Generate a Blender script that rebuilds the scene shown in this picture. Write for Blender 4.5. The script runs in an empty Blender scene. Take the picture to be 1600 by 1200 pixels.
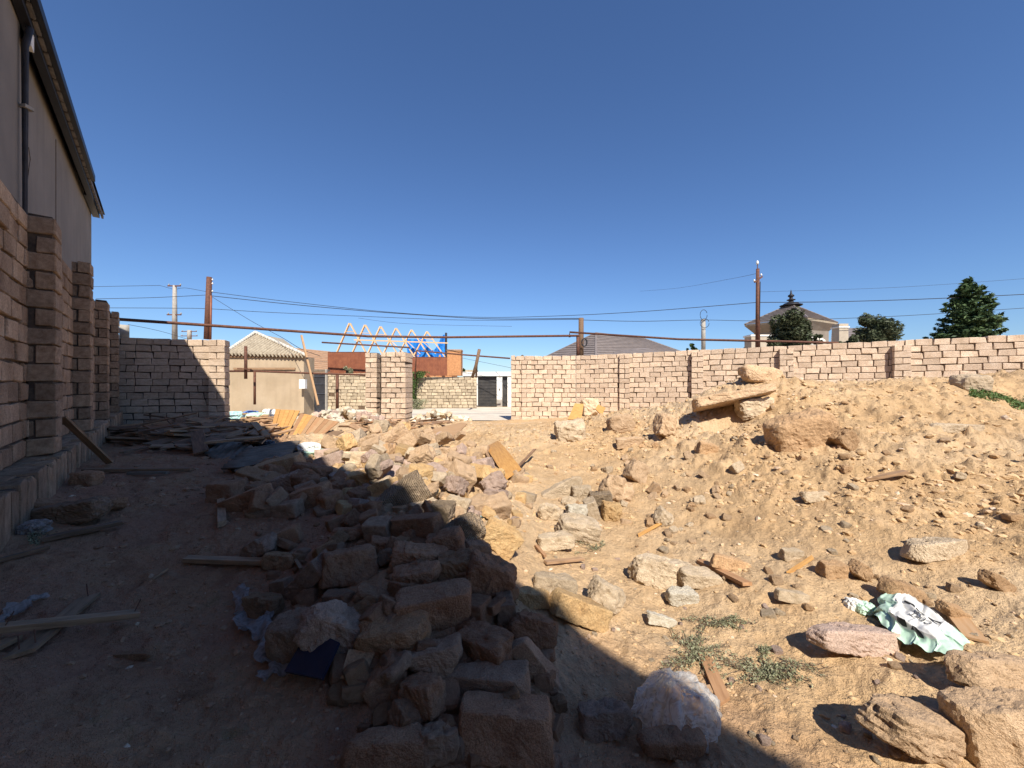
import bpy, bmesh, math, random
import numpy as np
from mathutils import Vector, Matrix, Euler, noise as mnoise

# ------------------------------------------------------------------ camera, world, sun, exposure
scene = bpy.context.scene
COL = scene.collection
EYE = 1.6
F = 600.0            # focal length in pixels of the 1600 px wide photograph
cam_d = bpy.data.cameras.new('camera'); cam = bpy.data.objects.new('camera', cam_d); COL.objects.link(cam)
cam_d.sensor_width = 36.0; cam_d.lens = 13.5; cam_d.clip_start = 0.05; cam_d.clip_end = 3000
cam.location = (0, 0, EYE); cam.rotation_euler = (math.radians(90), 0, 0)
scene.camera = cam

SUN_EL = math.radians(45.2); SUN_AZ = math.radians(13.0)          # azimuth from -Y towards +X
S = Vector((math.sin(SUN_AZ)*math.cos(SUN_EL), -math.cos(SUN_AZ)*math.cos(SUN_EL), math.sin(SUN_EL)))
world = bpy.data.worlds.new('World'); scene.world = world; world.use_nodes = True
wn = world.node_tree; bg = wn.nodes['Background']
sky = wn.nodes.new('ShaderNodeTexSky'); sky.sky_type = 'NISHITA'; sky.sun_disc = False
sky.sun_elevation = SUN_EL; sky.sun_rotation = math.pi - SUN_AZ
sky.air_density = 1.08; sky.dust_density = 0.15; sky.ozone_density = 6.0; sky.altitude = 0
tint = wn.nodes.new('ShaderNodeMix'); tint.data_type = 'RGBA'; tint.blend_type = 'MULTIPLY'; tint.inputs[0].default_value = 1.0
wn.links.new(sky.outputs[0], tint.inputs[6]); tint.inputs[7].default_value = (0.81, 0.925, 1.11, 1)
wn.links.new(tint.outputs[2], bg.inputs['Color']); bg.inputs['Strength'].default_value = 0.075
sun_d = bpy.data.lights.new('sun', 'SUN'); sun_d.energy = 4.8; sun_d.angle = math.radians(0.55); sun_d.color = (1.0, 0.93, 0.82)
sun = bpy.data.objects.new('sun', sun_d); COL.objects.link(sun); sun.rotation_euler = S.to_track_quat('Z', 'Y').to_euler()
sun.location = (0, -20, 30)
scene.view_settings.view_transform = 'Standard'; scene.view_settings.look = 'None'
scene.view_settings.exposure = 0.68; scene.view_settings.gamma = 1; scene.view_settings.use_curve_mapping = False
scene.render.engine = 'CYCLES'

random.seed(7)
RNG = np.random.default_rng(11)

# ------------------------------------------------------------------ helpers
def P(px, py, D):
    return Vector(((px-800)/F*D, D, EYE-(py-600)/F*D))
NW = Vector((0.737, 0.676, 0)); DW = Vector((-0.676, 0.737, 0))   # across / along the left wall
def W(p, s, z=0.0): return NW*p + DW*s + Vector((0, 0, z))

def tag(o, label=None, cat=None, group=None, kind=None):
    if label: o['label'] = label
    if cat: o['category'] = cat
    if group: o['group'] = group
    if kind: o['kind'] = kind
    return o
def empty(name, loc, label, cat, group=None, rz=0):
    o = bpy.data.objects.new(name, None); COL.objects.link(o); o.location = loc; o.rotation_euler = (0, 0, rz)
    o.empty_display_size = 0.1
    return tag(o, label, cat, group)
PIDX = {}
def link(name, me, parent=None):
    o = bpy.data.objects.new(name, me); COL.objects.link(o)
    if parent is not None:
        o.parent = parent
        # parts are modelled in world space: undo the parent's placement
        M = Matrix.Identity(4); q = parent
        chain = []
        while q is not None: chain.append(q); q = q.parent
        for q in reversed(chain):
            M = M @ q.matrix_parent_inverse @ (Matrix.Translation(q.location) @ q.rotation_euler.to_matrix().to_4x4() @ Matrix.Diagonal((*q.scale, 1)))
        o.matrix_parent_inverse = M.inverted()
    return o
def set_mat(me, mat): me.materials.append(mat)

class MB:
    """collects shapes, then links them as one mesh object"""
    def __init__(s): s.v = []; s.f = []
    def add(s, vs, fs):
        n = len(s.v); s.v += [tuple(v) for v in vs]; s.f += [tuple(i+n for i in f) for f in fs]; return s
    def box(s, c, size, rot=None, M=None):
        hx, hy, hz = size[0]/2, size[1]/2, size[2]/2
        vs = [Vector((x, y, z)) for x in (-hx, hx) for y in (-hy, hy) for z in (-hz, hz)]
        R = M if M is not None else (Euler(rot).to_matrix() if rot else Matrix.Identity(3))
        vs = [R @ v + Vector(c) for v in vs]
        return s.add(vs, [(0,1,3,2),(4,6,7,5),(0,4,5,1),(2,3,7,6),(0,2,6,4),(1,5,7,3)])
    def beam(s, a, b, w, h, up=(0,0,1)):
        a, b = Vector(a), Vector(b); x = (b-a); L = x.length; x.normalize()
        y = Vector(up).cross(x)
        if y.length < 1e-4: y = Vector((1,0,0)).cross(x)
        y.normalize(); z = x.cross(y)
        M = Matrix((x, y, z)).transposed()
        return s.box((a+b)/2, (L, w, h), M=M)
    def tube(s, pts, r, n=8, r2=None, cap=True):
        pts = [Vector(p) for p in pts]; rings = []
        m = len(pts)
        for i, p in enumerate(pts):
            d = (pts[min(i+1, m-1)]-pts[max(i-1, 0)]).normalized()
            u = d.cross(Vector((0,0,1)))
            if u.length < 1e-3: u = d.cross(Vector((0,1,0)))
            u.normalize(); w = d.cross(u)
            rr = r if r2 is None else r+(r2-r)*i/(m-1)
            rings.append([p+u*math.cos(2*math.pi*k/n)*rr+w*math.sin(2*math.pi*k/n)*rr for k in range(n)])
        vs = [v for R in rings for v in R]; fs = []
        for i in range(m-1):
            for k in range(n):
                a = i*n+k; b = i*n+(k+1) % n
                fs.append((a, b, b+n, a+n))
        if cap: fs.append(tuple(range(n))); fs.append(tuple(reversed(range((m-1)*n, m*n))))
        return s.add(vs, fs)
    def lathe(s, prof, c, n=14):
        vs = [Vector(c)+Vector((r*math.cos(2*math.pi*k/n), r*math.sin(2*math.pi*k/n), z)) for r, z in prof for k in range(n)]
        fs = [(i*n+k, i*n+(k+1) % n, (i+1)*n+(k+1) % n, (i+1)*n+k) for i in range(len(prof)-1) for k in range(n)]
        return s.add(vs, fs)
    def build(s, name, mat, parent=None, smooth=False):
        me = bpy.data.meshes.new(name); me.from_pydata(s.v, [], s.f); me.materials.append(mat)
        bm = bmesh.new(); bm.from_mesh(me); bmesh.ops.recalc_face_normals(bm, faces=bm.faces); bm.to_mesh(me); bm.free()
        if smooth: me.polygons.foreach_set('use_smooth', [True]*len(me.polygons))
        return link(name, me, parent)

def np_mesh(name, v, f, mat, smooth=False):
    """fast mesh from arrays: v (n,3), f (m,k)"""
    v = np.asarray(v, dtype=np.float32); f = np.asarray(f, dtype=np.int32)
    me = bpy.data.meshes.new(name); k = f.shape[1]
    me.vertices.add(len(v)); me.vertices.foreach_set('co', v.ravel())
    me.loops.add(f.size); me.loops.foreach_set('vertex_index', f.ravel())
    me.polygons.add(len(f)); me.polygons.foreach_set('loop_start', np.arange(0, f.size, k, dtype=np.int32))
    me.polygons.foreach_set('loop_total', np.full(len(f), k, dtype=np.int32))
    me.polygons.foreach_set('use_smooth', np.full(len(f), smooth, dtype=bool))
    me.update(); me.validate(); me.materials.append(mat)
    return me

# numpy value noise
def _h(ix, iy, iz, seed):
    n = (ix*np.int64(374761393) + iy*np.int64(668265263) + iz*np.int64(2147483647-1) + seed*np.int64(974711)) & 0x7fffffff
    n = ((n ^ (n >> 13))*np.int64(1274126177)) & 0x7fffffff
    n = ((n ^ (n >> 16))*np.int64(668265263)) & 0x7fffffff
    return ((n ^ (n >> 15)) & 0xffff)/65535.0
def vnoise(p, seed=0):
    i = np.floor(p).astype(np.int64); f = p-i; f = f*f*f*(f*(f*6-15)+10)
    r = 0
    for dx in (0, 1):
        wx = f[:, 0] if dx else 1-f[:, 0]
        for dy in (0, 1):
            wy = f[:, 1] if dy else 1-f[:, 1]
            for dz in (0, 1):
                wz = f[:, 2] if dz else 1-f[:, 2]
                r = r + wx*wy*wz*_h(i[:, 0]+dx, i[:, 1]+dy, i[:, 2]+dz, seed)
    return r*2-1
def fbm(p, octv=4, seed=0, gain=0.5):
    r = 0; a = 1; q = np.array(p, dtype=float)
    for k in range(octv):
        r = r + a*vnoise(q, seed+k*17); a *= gain; q = q*2.03+3.7
    return r

# ------------------------------------------------------------------ materials
def new_mat(name):
    m = bpy.data.materials.new(name); m.use_nodes = True
    nt = m.node_tree; b = nt.nodes['Principled BSDF']; b.inputs['Specular IOR Level'].default_value = 0.25
    return m, nt, b
def N(nt, t, **kw):
    n = nt.nodes.new(t)
    for k, v in kw.items():
        if k in n.inputs: n.inputs[k].default_value = v
        else: setattr(n, k, v)
    return n
def ramp(nt, src, stops):
    r = nt.nodes.new('ShaderNodeValToRGB'); e = r.color_ramp.elements
    while len(e) < len(stops): e.new(0.5)
    for i, (p, c) in enumerate(stops): e[i].position = p; e[i].color = (*c, 1) if len(c) == 3 else c
    nt.links.new(src, r.inputs[0]); return r
def mixc(nt, fac, a, b, mode='MIX'):
    m = nt.nodes.new('ShaderNodeMix'); m.data_type = 'RGBA'; m.blend_type = mode
    for sock, val in ((m.inputs['Factor'], fac), (m.inputs['A'], a), (m.inputs['B'], b)):
        pass
    def put(sock, val):
        if isinstance(val, (int, float)): sock.default_value = val
        elif isinstance(val, tuple): sock.default_value = (*val, 1) if len(val) == 3 else val
        else: nt.links.new(val, sock)
    put(m.inputs[0], fac); put(m.inputs[6], a); put(m.inputs[7], b)
    return m.outputs[2]
def bump(nt, b, h, dist, strength=1.0, prev=None):
    n = nt.nodes.new('ShaderNodeBump'); n.inputs['Distance'].default_value = dist; n.inputs['Strength'].default_value = strength
    nt.links.new(h, n.inputs['Height'])
    if prev: nt.links.new(prev, n.inputs['Normal'])
    nt.links.new(n.outputs[0], b.inputs['Normal']); return n.outputs[0]

def stone_mat(name, c1, c2, speck=0.25, scale=9.0, rough=0.95, vary=0.22, ribs=False, dust=None):
    """porous shell limestone: grainy colour, pits, pale shell specks; each stone gets its own tone"""
    m, nt, b = new_mat(name); L = nt.links
    tc = N(nt, 'ShaderNodeTexCoord'); co = tc.outputs['Object']
    oi = N(nt, 'ShaderNodeObjectInfo'); gi = N(nt, 'ShaderNodeNewGeometry')
    add = N(nt, 'ShaderNodeMath', operation='ADD'); L.new(oi.outputs['Random'], add.inputs[0]); L.new(gi.outputs['Random Per Island'], add.inputs[1])
    fr = N(nt, 'ShaderNodeMath', operation='FRACT'); L.new(add.outputs[0], fr.inputs[0]); rnd = fr.outputs[0]
    off = N(nt, 'ShaderNodeVectorMath', operation='ADD'); L.new(co, off.inputs[0])
    sc = N(nt, 'ShaderNodeMath', operation='MULTIPLY'); L.new(rnd, sc.inputs[0]); sc.inputs[1].default_value = 37.0
    L.new(sc.outputs[0], off.inputs[1]); v = off.outputs[0]
    n1 = N(nt, 'ShaderNodeTexNoise', Scale=scale*0.5, Detail=5.0, Roughness=0.6); L.new(v, n1.inputs['Vector'])
    n2 = N(nt, 'ShaderNodeTexNoise', Scale=scale*7, Detail=3.0, Roughness=0.7); L.new(v, n2.inputs['Vector'])
    col = ramp(nt, n1.outputs[0], [(0.32, c1), (0.68, c2)]).outputs[0]
    grain = ramp(nt, n2.outputs[0], [(0.3, (0.62,)*3), (0.55, (1.0,)*3), (0.75, (1.25,)*3)]).outputs[0]
    col = mixc(nt, 1.0, col, grain, 'MULTIPLY')
    tone = ramp(nt, rnd, [(0.0, (1-vary, 1-vary*1.05, 1-vary*1.1)), (0.5, (1.0,)*3), (1.0, (1+vary*0.8, 1+vary*0.75, 1+vary*0.65))]).outputs[0]
    col = mixc(nt, 1.0, col, tone, 'MULTIPLY')
    vo = N(nt, 'ShaderNodeTexVoronoi', Scale=scale*9); L.new(v, vo.inputs['Vector'])
    sp = ramp(nt, vo.outputs['Distance'], [(0.0, (1,)*3), (0.14, (1,)*3), (0.2, (0,)*3)]).outputs[0]
    n4 = N(nt, 'ShaderNodeTexNoise', Scale=scale*2.0); L.new(v, n4.inputs['Vector'])
    gate = ramp(nt, n4.outputs[0], [(0.5, (0,)*3), (0.62, (speck,)*3)]).outputs[0]
    spm = mixc(nt, 1.0, sp, gate, 'MULTIPLY')
    col = mixc(nt, spm, col, (0.62, 0.55, 0.46))
    if dust:
        sx = N(nt, 'ShaderNodeSeparateXYZ'); L.new(gi.outputs['Normal'], sx.inputs[0])
        mth = N(nt, 'ShaderNodeMapRange'); L.new(sx.outputs['Z'], mth.inputs[0]); mth.inputs[1].default_value = 0.35; mth.inputs[2].default_value = 0.95; mth.inputs[4].default_value = 0.65
        mul = N(nt, 'ShaderNodeMath', operation='MULTIPLY'); L.new(mth.outputs[0], mul.inputs[0]); L.new(n1.outputs[0], mul.inputs[1])
        col = mixc(nt, mul.outputs[0], col, dust)
    L.new(col, b.inputs['Base Color']); b.inputs['Roughness'].default_value = rough
    pr = bump(nt, b, n2.outputs[0], 0.012, 0.9)
    pit = ramp(nt, vo.outputs['Distance'], [(0.0, (0,)*3), (0.35, (1,)*3)]).outputs[0]
    pr = bump(nt, b, pit, 0.006, 0.6, pr)
    if ribs:
        wv = N(nt, 'ShaderNodeTexWave', Scale=9.0, Distortion=1.5); L.new(v, wv.inputs['Vector'])
        bump(nt, b, wv.outputs[0], 0.03, 0.9, pr)
    return m

def plain(name, c1, c2=None, scale=6.0, rough=0.8, bumpd=0.003, metal=0.0, stretch=None, vary=0.0, spec=0.3, detail=4.0):
    m, nt, b = new_mat(name); L = nt.links
    c2 = c2 or tuple(x*0.7 for x in c1)
    tc = N(nt, 'ShaderNodeTexCoord'); v = tc.outputs['Object']
    if stretch:
        mp = N(nt, 'ShaderNodeMapping'); mp.inputs['Scale'].default_value = stretch; L.new(v, mp.inputs[0]); v = mp.outputs[0]
    n1 = N(nt, 'ShaderNodeTexNoise', Scale=scale, Detail=detail, Roughness=0.65); L.new(v, n1.inputs['Vector'])
    col = ramp(nt, n1.outputs[0], [(0.35, c2), (0.65, c1)]).outputs[0]
    if vary:
        oi = N(nt, 'ShaderNodeObjectInfo'); gi = N(nt, 'ShaderNodeNewGeometry')
        add = N(nt, 'ShaderNodeMath', operation='ADD'); L.new(oi.outputs['Random'], add.inputs[0]); L.new(gi.outputs['Random Per Island'], add.inputs[1])
        fr = N(nt, 'ShaderNodeMath', operation='FRACT'); L.new(add.outputs[0], fr.inputs[0])
        tone = ramp(nt, fr.outputs[0], [(0.0, (1-vary,)*3), (1.0, (1+vary,)*3)]).outputs[0]
        col = mixc(nt, 1.0, col, tone, 'MULTIPLY')
    L.new(col, b.inputs['Base Color']); b.inputs['Roughness'].default_value = rough; b.inputs['Metallic'].default_value = metal
    b.inputs['Specular IOR Level'].default_value = spec
    if bumpd: bump(nt, b, n1.outputs[0], bumpd, 1.0)
    return m

M = {}
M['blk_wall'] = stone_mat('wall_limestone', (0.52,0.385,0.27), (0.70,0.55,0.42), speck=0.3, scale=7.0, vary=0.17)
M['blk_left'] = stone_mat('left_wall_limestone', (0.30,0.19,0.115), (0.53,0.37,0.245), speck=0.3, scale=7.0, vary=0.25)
M['blk_far'] = stone_mat('far_wall_limestone', (0.40,0.32,0.215), (0.56,0.46,0.33), scale=4.0, vary=0.25)
M['mortar'] = plain('mortar', (0.12,0.085,0.06), (0.05,0.037,0.028), 14, 0.95, 0.006)
M['mortar_pale'] = plain('brown_mortar', (0.17,0.115,0.07), (0.07,0.045,0.03), 14, 0.95, 0.006)
DUST = (0.50,0.335,0.20)
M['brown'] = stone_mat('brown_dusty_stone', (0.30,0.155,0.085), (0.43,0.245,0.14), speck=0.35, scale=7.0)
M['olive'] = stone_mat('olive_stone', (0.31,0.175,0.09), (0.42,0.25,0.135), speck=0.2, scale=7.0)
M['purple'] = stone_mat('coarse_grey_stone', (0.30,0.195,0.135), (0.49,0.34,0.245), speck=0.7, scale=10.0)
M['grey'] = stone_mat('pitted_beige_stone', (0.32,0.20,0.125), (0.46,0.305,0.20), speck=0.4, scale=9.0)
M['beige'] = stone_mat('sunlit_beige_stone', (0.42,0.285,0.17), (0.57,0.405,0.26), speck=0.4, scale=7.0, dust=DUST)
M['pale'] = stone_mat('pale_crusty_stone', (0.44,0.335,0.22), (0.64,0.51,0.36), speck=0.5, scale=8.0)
M['orange'] = stone_mat('ochre_stone', (0.50,0.31,0.14), (0.62,0.43,0.22), speck=0.2, scale=5.0)
M['ribbed'] = stone_mat('sawn_ribbed_stone', (0.38,0.275,0.175), (0.53,0.40,0.27), speck=0.2, scale=6.0, ribs=True)
M['pink'] = stone_mat('pinkish_pitted_stone', (0.42,0.30,0.235), (0.58,0.43,0.345), speck=0.6, scale=9.0)
M['white'] = stone_mat('white_rubble_stone', (0.52,0.45,0.34), (0.74,0.68,0.56), speck=0.3, scale=6.0)
M['clay'] = stone_mat('clay_coloured_stone', (0.40,0.25,0.135), (0.53,0.345,0.195), speck=0.1, scale=6.0)

def wood(name, c1, c2, vary=0.25, rough=0.75):
    return plain(name, c1, c2, 5.0, rough, 0.002, stretch=(1.0, 9.0, 9.0), vary=vary)
M['plank'] = wood('weathered_plank', (0.38,0.24,0.14), (0.22,0.135,0.075))
M['plank_dark'] = wood('dark_plank', (0.24,0.145,0.085), (0.12,0.07,0.04))
M['wood_new'] = wood('fresh_timber', (0.72,0.50,0.28), (0.60,0.38,0.19), 0.1)
M['wood_orange'] = wood('orange_board', (0.56,0.315,0.105), (0.42,0.21,0.065), 0.12, 0.55)
M['wood_brown'] = wood('reddish_board', (0.42,0.24,0.125), (0.31,0.165,0.08), 0.12)
M['hardboard'] = wood('hardboard', (0.42,0.27,0.155), (0.36,0.21,0.10), 0.05)
M['rust'] = plain('rusty_steel', (0.17,0.075,0.045), (0.085,0.04,0.03), 12, 0.75, 0.001, metal=0.2)
M['rust_red'] = plain('red_sheet_metal', (0.28,0.105,0.055), (0.20,0.07,0.04), 3, 0.55, 0)
M['concrete'] = plain('grey_concrete', (0.38,0.35,0.31), (0.27,0.25,0.22), 6, 0.9)
M['wire'] = plain('black_cable', (0.03,0.03,0.035), (0.02,0.02,0.02), 4, 0.6, 0)
M['white_paint'] = plain('white_render', (0.78,0.77,0.73), (0.66,0.65,0.61), 3, 0.8, 0.001)
M['dark_gate'] = plain('dark_grey_metal', (0.055,0.052,0.05), (0.035,0.034,0.034), 3, 0.45, 0)
M['dark_fascia'] = plain('dark_fascia', (0.018,0.018,0.024), (0.01,0.01,0.014), 5, 0.5, 0)
M['gutter'] = plain('blue_grey_downpipe', (0.065,0.07,0.09), (0.045,0.048,0.06), 5, 0.5, 0)
M['roof_tile_edge'] = plain('grey_tile_edge', (0.22,0.20,0.19), (0.12,0.11,0.11), 8, 0.8)
M['asbestos'] = plain('asbestos_cement', (0.42,0.36,0.27), (0.27,0.225,0.165), 5, 0.9, 0.002)
M['asb_cap'] = plain('cement_ridge', (0.66,0.61,0.52), (0.5,0.45,0.38), 5, 0.9, 0.002)
M['tile_roof'] = plain('grey_brown_metal_tile', (0.22,0.185,0.17), (0.17,0.145,0.135), 2, 0.5, 0)
M['tile_brown'] = plain('brown_roof', (0.42,0.26,0.16), (0.30,0.19,0.12), 6, 0.85, 0.004)
M['terracotta'] = plain('orange_brick', (0.52,0.25,0.11), (0.38,0.18,0.08), 9, 0.9, 0.004)
M['tarp'] = plain('blue_tarpaulin', (0.02,0.25,0.75), (0.015,0.13,0.46), 4, 0.4, 0.01)
M['blue_file'] = plain('navy_plastic', (0.018,0.022,0.045), (0.012,0.014,0.03), 4, 0.4, 0.002)
M['corr'] = plain('weathered_corrugated_sheet', (0.21,0.17,0.135), (0.12,0.095,0.07), 4, 0.95, 0.001)
M['stucco_cream'] = plain('cream_render', (0.44,0.375,0.29), (0.37,0.31,0.24), 3, 0.9, 0.001)
M['slate'] = plain('dark_slate', (0.045,0.047,0.055), (0.03,0.03,0.035), 4, 0.4, 0)

def stucco(name, c1, c2, c3):
    m, nt, b = new_mat(name); L = nt.links
    tc = N(nt, 'ShaderNodeTexCoord'); v = tc.outputs['Object']
    n1 = N(nt, 'ShaderNodeTexNoise', Scale=0.9, Detail=6.0, Roughness=0.6); L.new(v, n1.inputs['Vector'])
    n2 = N(nt, 'ShaderNodeTexNoise', Scale=40.0, Detail=3.0); L.new(v, n2.inputs['Vector'])
    mp = N(nt, 'ShaderNodeMapping'); mp.inputs['Scale'].default_value = (3, 3, 0.25); L.new(v, mp.inputs[0])
    n3 = N(nt, 'ShaderNodeTexNoise', Scale=1.6, Detail=5.0); L.new(mp.outputs[0], n3.inputs['Vector'])
    col = ramp(nt, n1.outputs[0], [(0.3, c1), (0.7, c2)]).outputs[0]
    col = mixc(nt, ramp(nt, n3.outputs[0], [(0.5, (0,)*3), (0.8, (0.4,)*3)]).outputs[0], col, c3)
    L.new(col, b.inputs['Base Color']); b.inputs['Roughness'].default_value = 0.92
    bump(nt, b, n2.outputs[0], 0.004, 0.6)
    return m
M['stucco'] = stucco('grey_brown_stucco', (0.19,0.165,0.14), (0.26,0.225,0.19), (0.15,0.13,0.11))
M['house_render'] = stucco('tan_cement_render', (0.34,0.26,0.17), (0.46,0.36,0.25), (0.28,0.21,0.145))

def soil_mat():
    m, nt, b = new_mat('sandy_soil'); L = nt.links
    ge = N(nt, 'ShaderNodeNewGeometry'); v = ge.outputs['Position']
    at = N(nt, 'ShaderNodeAttribute', attribute_name='earth')
    def nz(s, d=5.0, r=0.6):
        n = N(nt, 'ShaderNodeTexNoise', Scale=s, Detail=d, Roughness=r); L.new(v, n.inputs['Vector']); return n.outputs[0]
    a, b2, c, d = nz(0.9), nz(5.0), nz(38.0, 4.0, 0.7), nz(170.0, 2.0)
    sand = ramp(nt, a, [(0.3, (0.49,0.325,0.175)), (0.5, (0.535,0.363,0.20)), (0.72, (0.57,0.40,0.235))]).outputs[0]
    pt = nz(0.33, 4.0); sand = mixc(nt, ramp(nt, pt, [(0.45, (0,)*3), (0.62, (0.75,)*3)]).outputs[0], sand, (0.62, 0.465, 0.30))
    pt2 = nz(1.7, 5.0, 0.7); sand = mixc(nt, ramp(nt, pt2, [(0.58, (0,)*3), (0.72, (0.45,)*3)]).outputs[0], sand, (0.43, 0.27, 0.15))
    sand = mixc(nt, 1.0, sand, ramp(nt, b2, [(0.3, (0.86,0.84,0.82)), (0.7, (1.1,1.1,1.1))]).outputs[0], 'MULTIPLY')
    earth = ramp(nt, b2, [(0.32, (0.25,0.135,0.075)), (0.48, (0.38,0.215,0.12)), (0.60, (0.40,0.235,0.135)), (0.72, (0.27,0.18,0.09))]).outputs[0]  # darker soil, part of the ground's shade put into its colour
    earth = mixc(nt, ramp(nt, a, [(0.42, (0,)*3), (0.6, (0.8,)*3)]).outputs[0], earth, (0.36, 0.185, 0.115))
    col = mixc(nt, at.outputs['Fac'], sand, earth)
    col = mixc(nt, 1.0, col, ramp(nt, c, [(0.25, (0.80,)*3), (0.5, (1.0,)*3), (0.8, (1.15,)*3)]).outputs[0], 'MULTIPLY')
    vo = N(nt, 'ShaderNodeTexVoronoi', Scale=34.0); L.new(v, vo.inputs['Vector'])
    sp = ramp(nt, vo.outputs['Distance'], [(0.0, (1,)*3), (0.09, (1,)*3), (0.12, (0,)*3)]).outputs[0]
    sp = mixc(nt, 1.0, sp, ramp(nt, b2, [(0.5, (0,)*3), (0.6, (0.7,)*3)]).outputs[0], 'MULTIPLY')
    col = mixc(nt, sp, col, mixc(nt, at.outputs['Fac'], (0.70,0.58,0.44), (0.38,0.34,0.29)))  # specks dimmed too where the shade tone is painted in
    L.new(col, b.inputs['Base Color']); b.inputs['Roughness'].default_value = 0.97; b.inputs['Specular IOR Level'].default_value = 0.1
    pr = bump(nt, b, c, 0.036, 0.9)
    pr = bump(nt, b, b2, 0.05, 0.5, pr)
    bump(nt, b, d, 0.006, 0.6, pr)
    return m
M['soil'] = soil_mat()
def clod_mat():
    m, nt, b = new_mat('clods_and_gravel'); L = nt.links
    ge = N(nt, 'ShaderNodeNewGeometry'); at = N(nt, 'ShaderNodeAttribute', attribute_name='earth')
    rnd = ge.outputs['Random Per Island']
    sand = ramp(nt, rnd, [(0.0, (0.43,0.28,0.15)), (0.3, (0.50,0.34,0.185)), (0.85, (0.56,0.39,0.22)), (0.97, (0.59,0.42,0.28)), (1.0, (0.70,0.57,0.43))]).outputs[0]
    earth = ramp(nt, rnd, [(0.0, (0.26,0.145,0.085)), (0.6, (0.36,0.21,0.12)), (0.98, (0.38,0.235,0.14)), (1.0, (0.55,0.44,0.32))]).outputs[0]  # clods take the same tone, darkened to deepen the shade
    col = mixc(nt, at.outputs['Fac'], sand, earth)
    n = N(nt, 'ShaderNodeTexNoise', Scale=90.0, Detail=3.0); L.new(ge.outputs['Position'], n.inputs['Vector'])
    col = mixc(nt, 1.0, col, ramp(nt, n.outputs[0], [(0.3, (0.8,)*3), (0.7, (1.12,)*3)]).outputs[0], 'MULTIPLY')
    L.new(col, b.inputs['Base Color']); b.inputs['Roughness'].default_value = 0.97
    bump(nt, b, n.outputs[0], 0.006, 0.8)
    return m
M['clod'] = clod_mat()
def leaf_mat(name, c1, c2, tr=0.15):
    m, nt, b = new_mat(name); L = nt.links
    ge = N(nt, 'ShaderNodeNewGeometry')
    col = ramp(nt, ge.outputs['Random Per Island'], [(0, c1), (1, c2)]).outputs[0]
    L.new(col, b.inputs['Base Color']); b.inputs['Roughness'].default_value = 0.6
    b.inputs['Transmission Weight'].default_value = 0.0
    return m
M['leaf_fir'] = leaf_mat('fir_needles', (0.022,0.048,0.018), (0.075,0.115,0.04))
M['leaf_tree'] = leaf_mat('dark_broad_leaves', (0.035,0.05,0.022), (0.085,0.095,0.05))
M['leaf_weed'] = leaf_mat('grey_green_weed', (0.15,0.16,0.085), (0.30,0.30,0.19))
M['leaf_green'] = leaf_mat('green_leaves', (0.05,0.10,0.025), (0.12,0.17,0.05))
M['bark'] = plain('bark', (0.13,0.09,0.06), (0.08,0.055,0.04), 9, 0.9)
def film_mat(name, col, alpha, rough=0.35):
    m, nt, b = new_mat(name); L = nt.links
    tl = N(nt, 'ShaderNodeBsdfTranslucent'); tl.inputs[0].default_value = (*col, 1)
    df = N(nt, 'ShaderNodeBsdfPrincipled'); df.inputs['Base Color'].default_value = (*col, 1); df.inputs['Roughness'].default_value = rough; df.inputs['Specular IOR Level'].default_value = 0.5
    tp = N(nt, 'ShaderNodeBsdfTransparent')
    m1 = N(nt, 'ShaderNodeMixShader'); m1.inputs[0].default_value = 0.35; L.new(df.outputs[0], m1.inputs[1]); L.new(tl.outputs[0], m1.inputs[2])
    m2 = N(nt, 'ShaderNodeMixShader')
    tc = N(nt, 'ShaderNodeTexCoord'); n = N(nt, 'ShaderNodeTexNoise', Scale=11.0, Detail=6.0, Distortion=2.5); L.new(tc.outputs['Object'], n.inputs['Vector'])
    rr = ramp(nt, n.outputs[0], [(0.38, (alpha-0.22,)*3), (0.5, (min(alpha+0.3, 1),)*3), (0.62, (alpha-0.12,)*3)])
    L.new(rr.outputs[0], m2.inputs[0]); L.new(tp.outputs[0], m2.inputs[1]); L.new(m1.outputs[0], m2.inputs[2])
    out = nt.nodes['Material Output']; L.new(m2.outputs[0], out.inputs[0])
    nt.nodes.remove(b)
    return m
M['film'] = film_mat('clear_plastic_film', (0.78,0.75,0.70), 0.46, 0.3)
M['film_grey'] = film_mat('dusty_plastic_film', (0.34,0.29,0.26), 0.8)
def cloth(name, c, rough=0.55):
    return plain(name, c, tuple(x*0.8 for x in c), 8, rough, 0.004, spec=0.4)
M['bag_white'] = cloth('white_woven_bag', (0.72,0.71,0.67)); M['bag_green'] = cloth('mint_green_bag', (0.50,0.69,0.55))
M['bag_blue'] = cloth('blue_bag', (0.10,0.20,0.45)); M['bag_black'] = cloth('black_bag', (0.02,0.02,0.025), 0.25); M['bag_teal'] = cloth('pale_teal_bag', (0.42,0.66,0.66))
M['ink'] = plain('black_print', (0.03,0.03,0.03), (0.02,0.02,0.02), 4, 0.7, 0)

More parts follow.
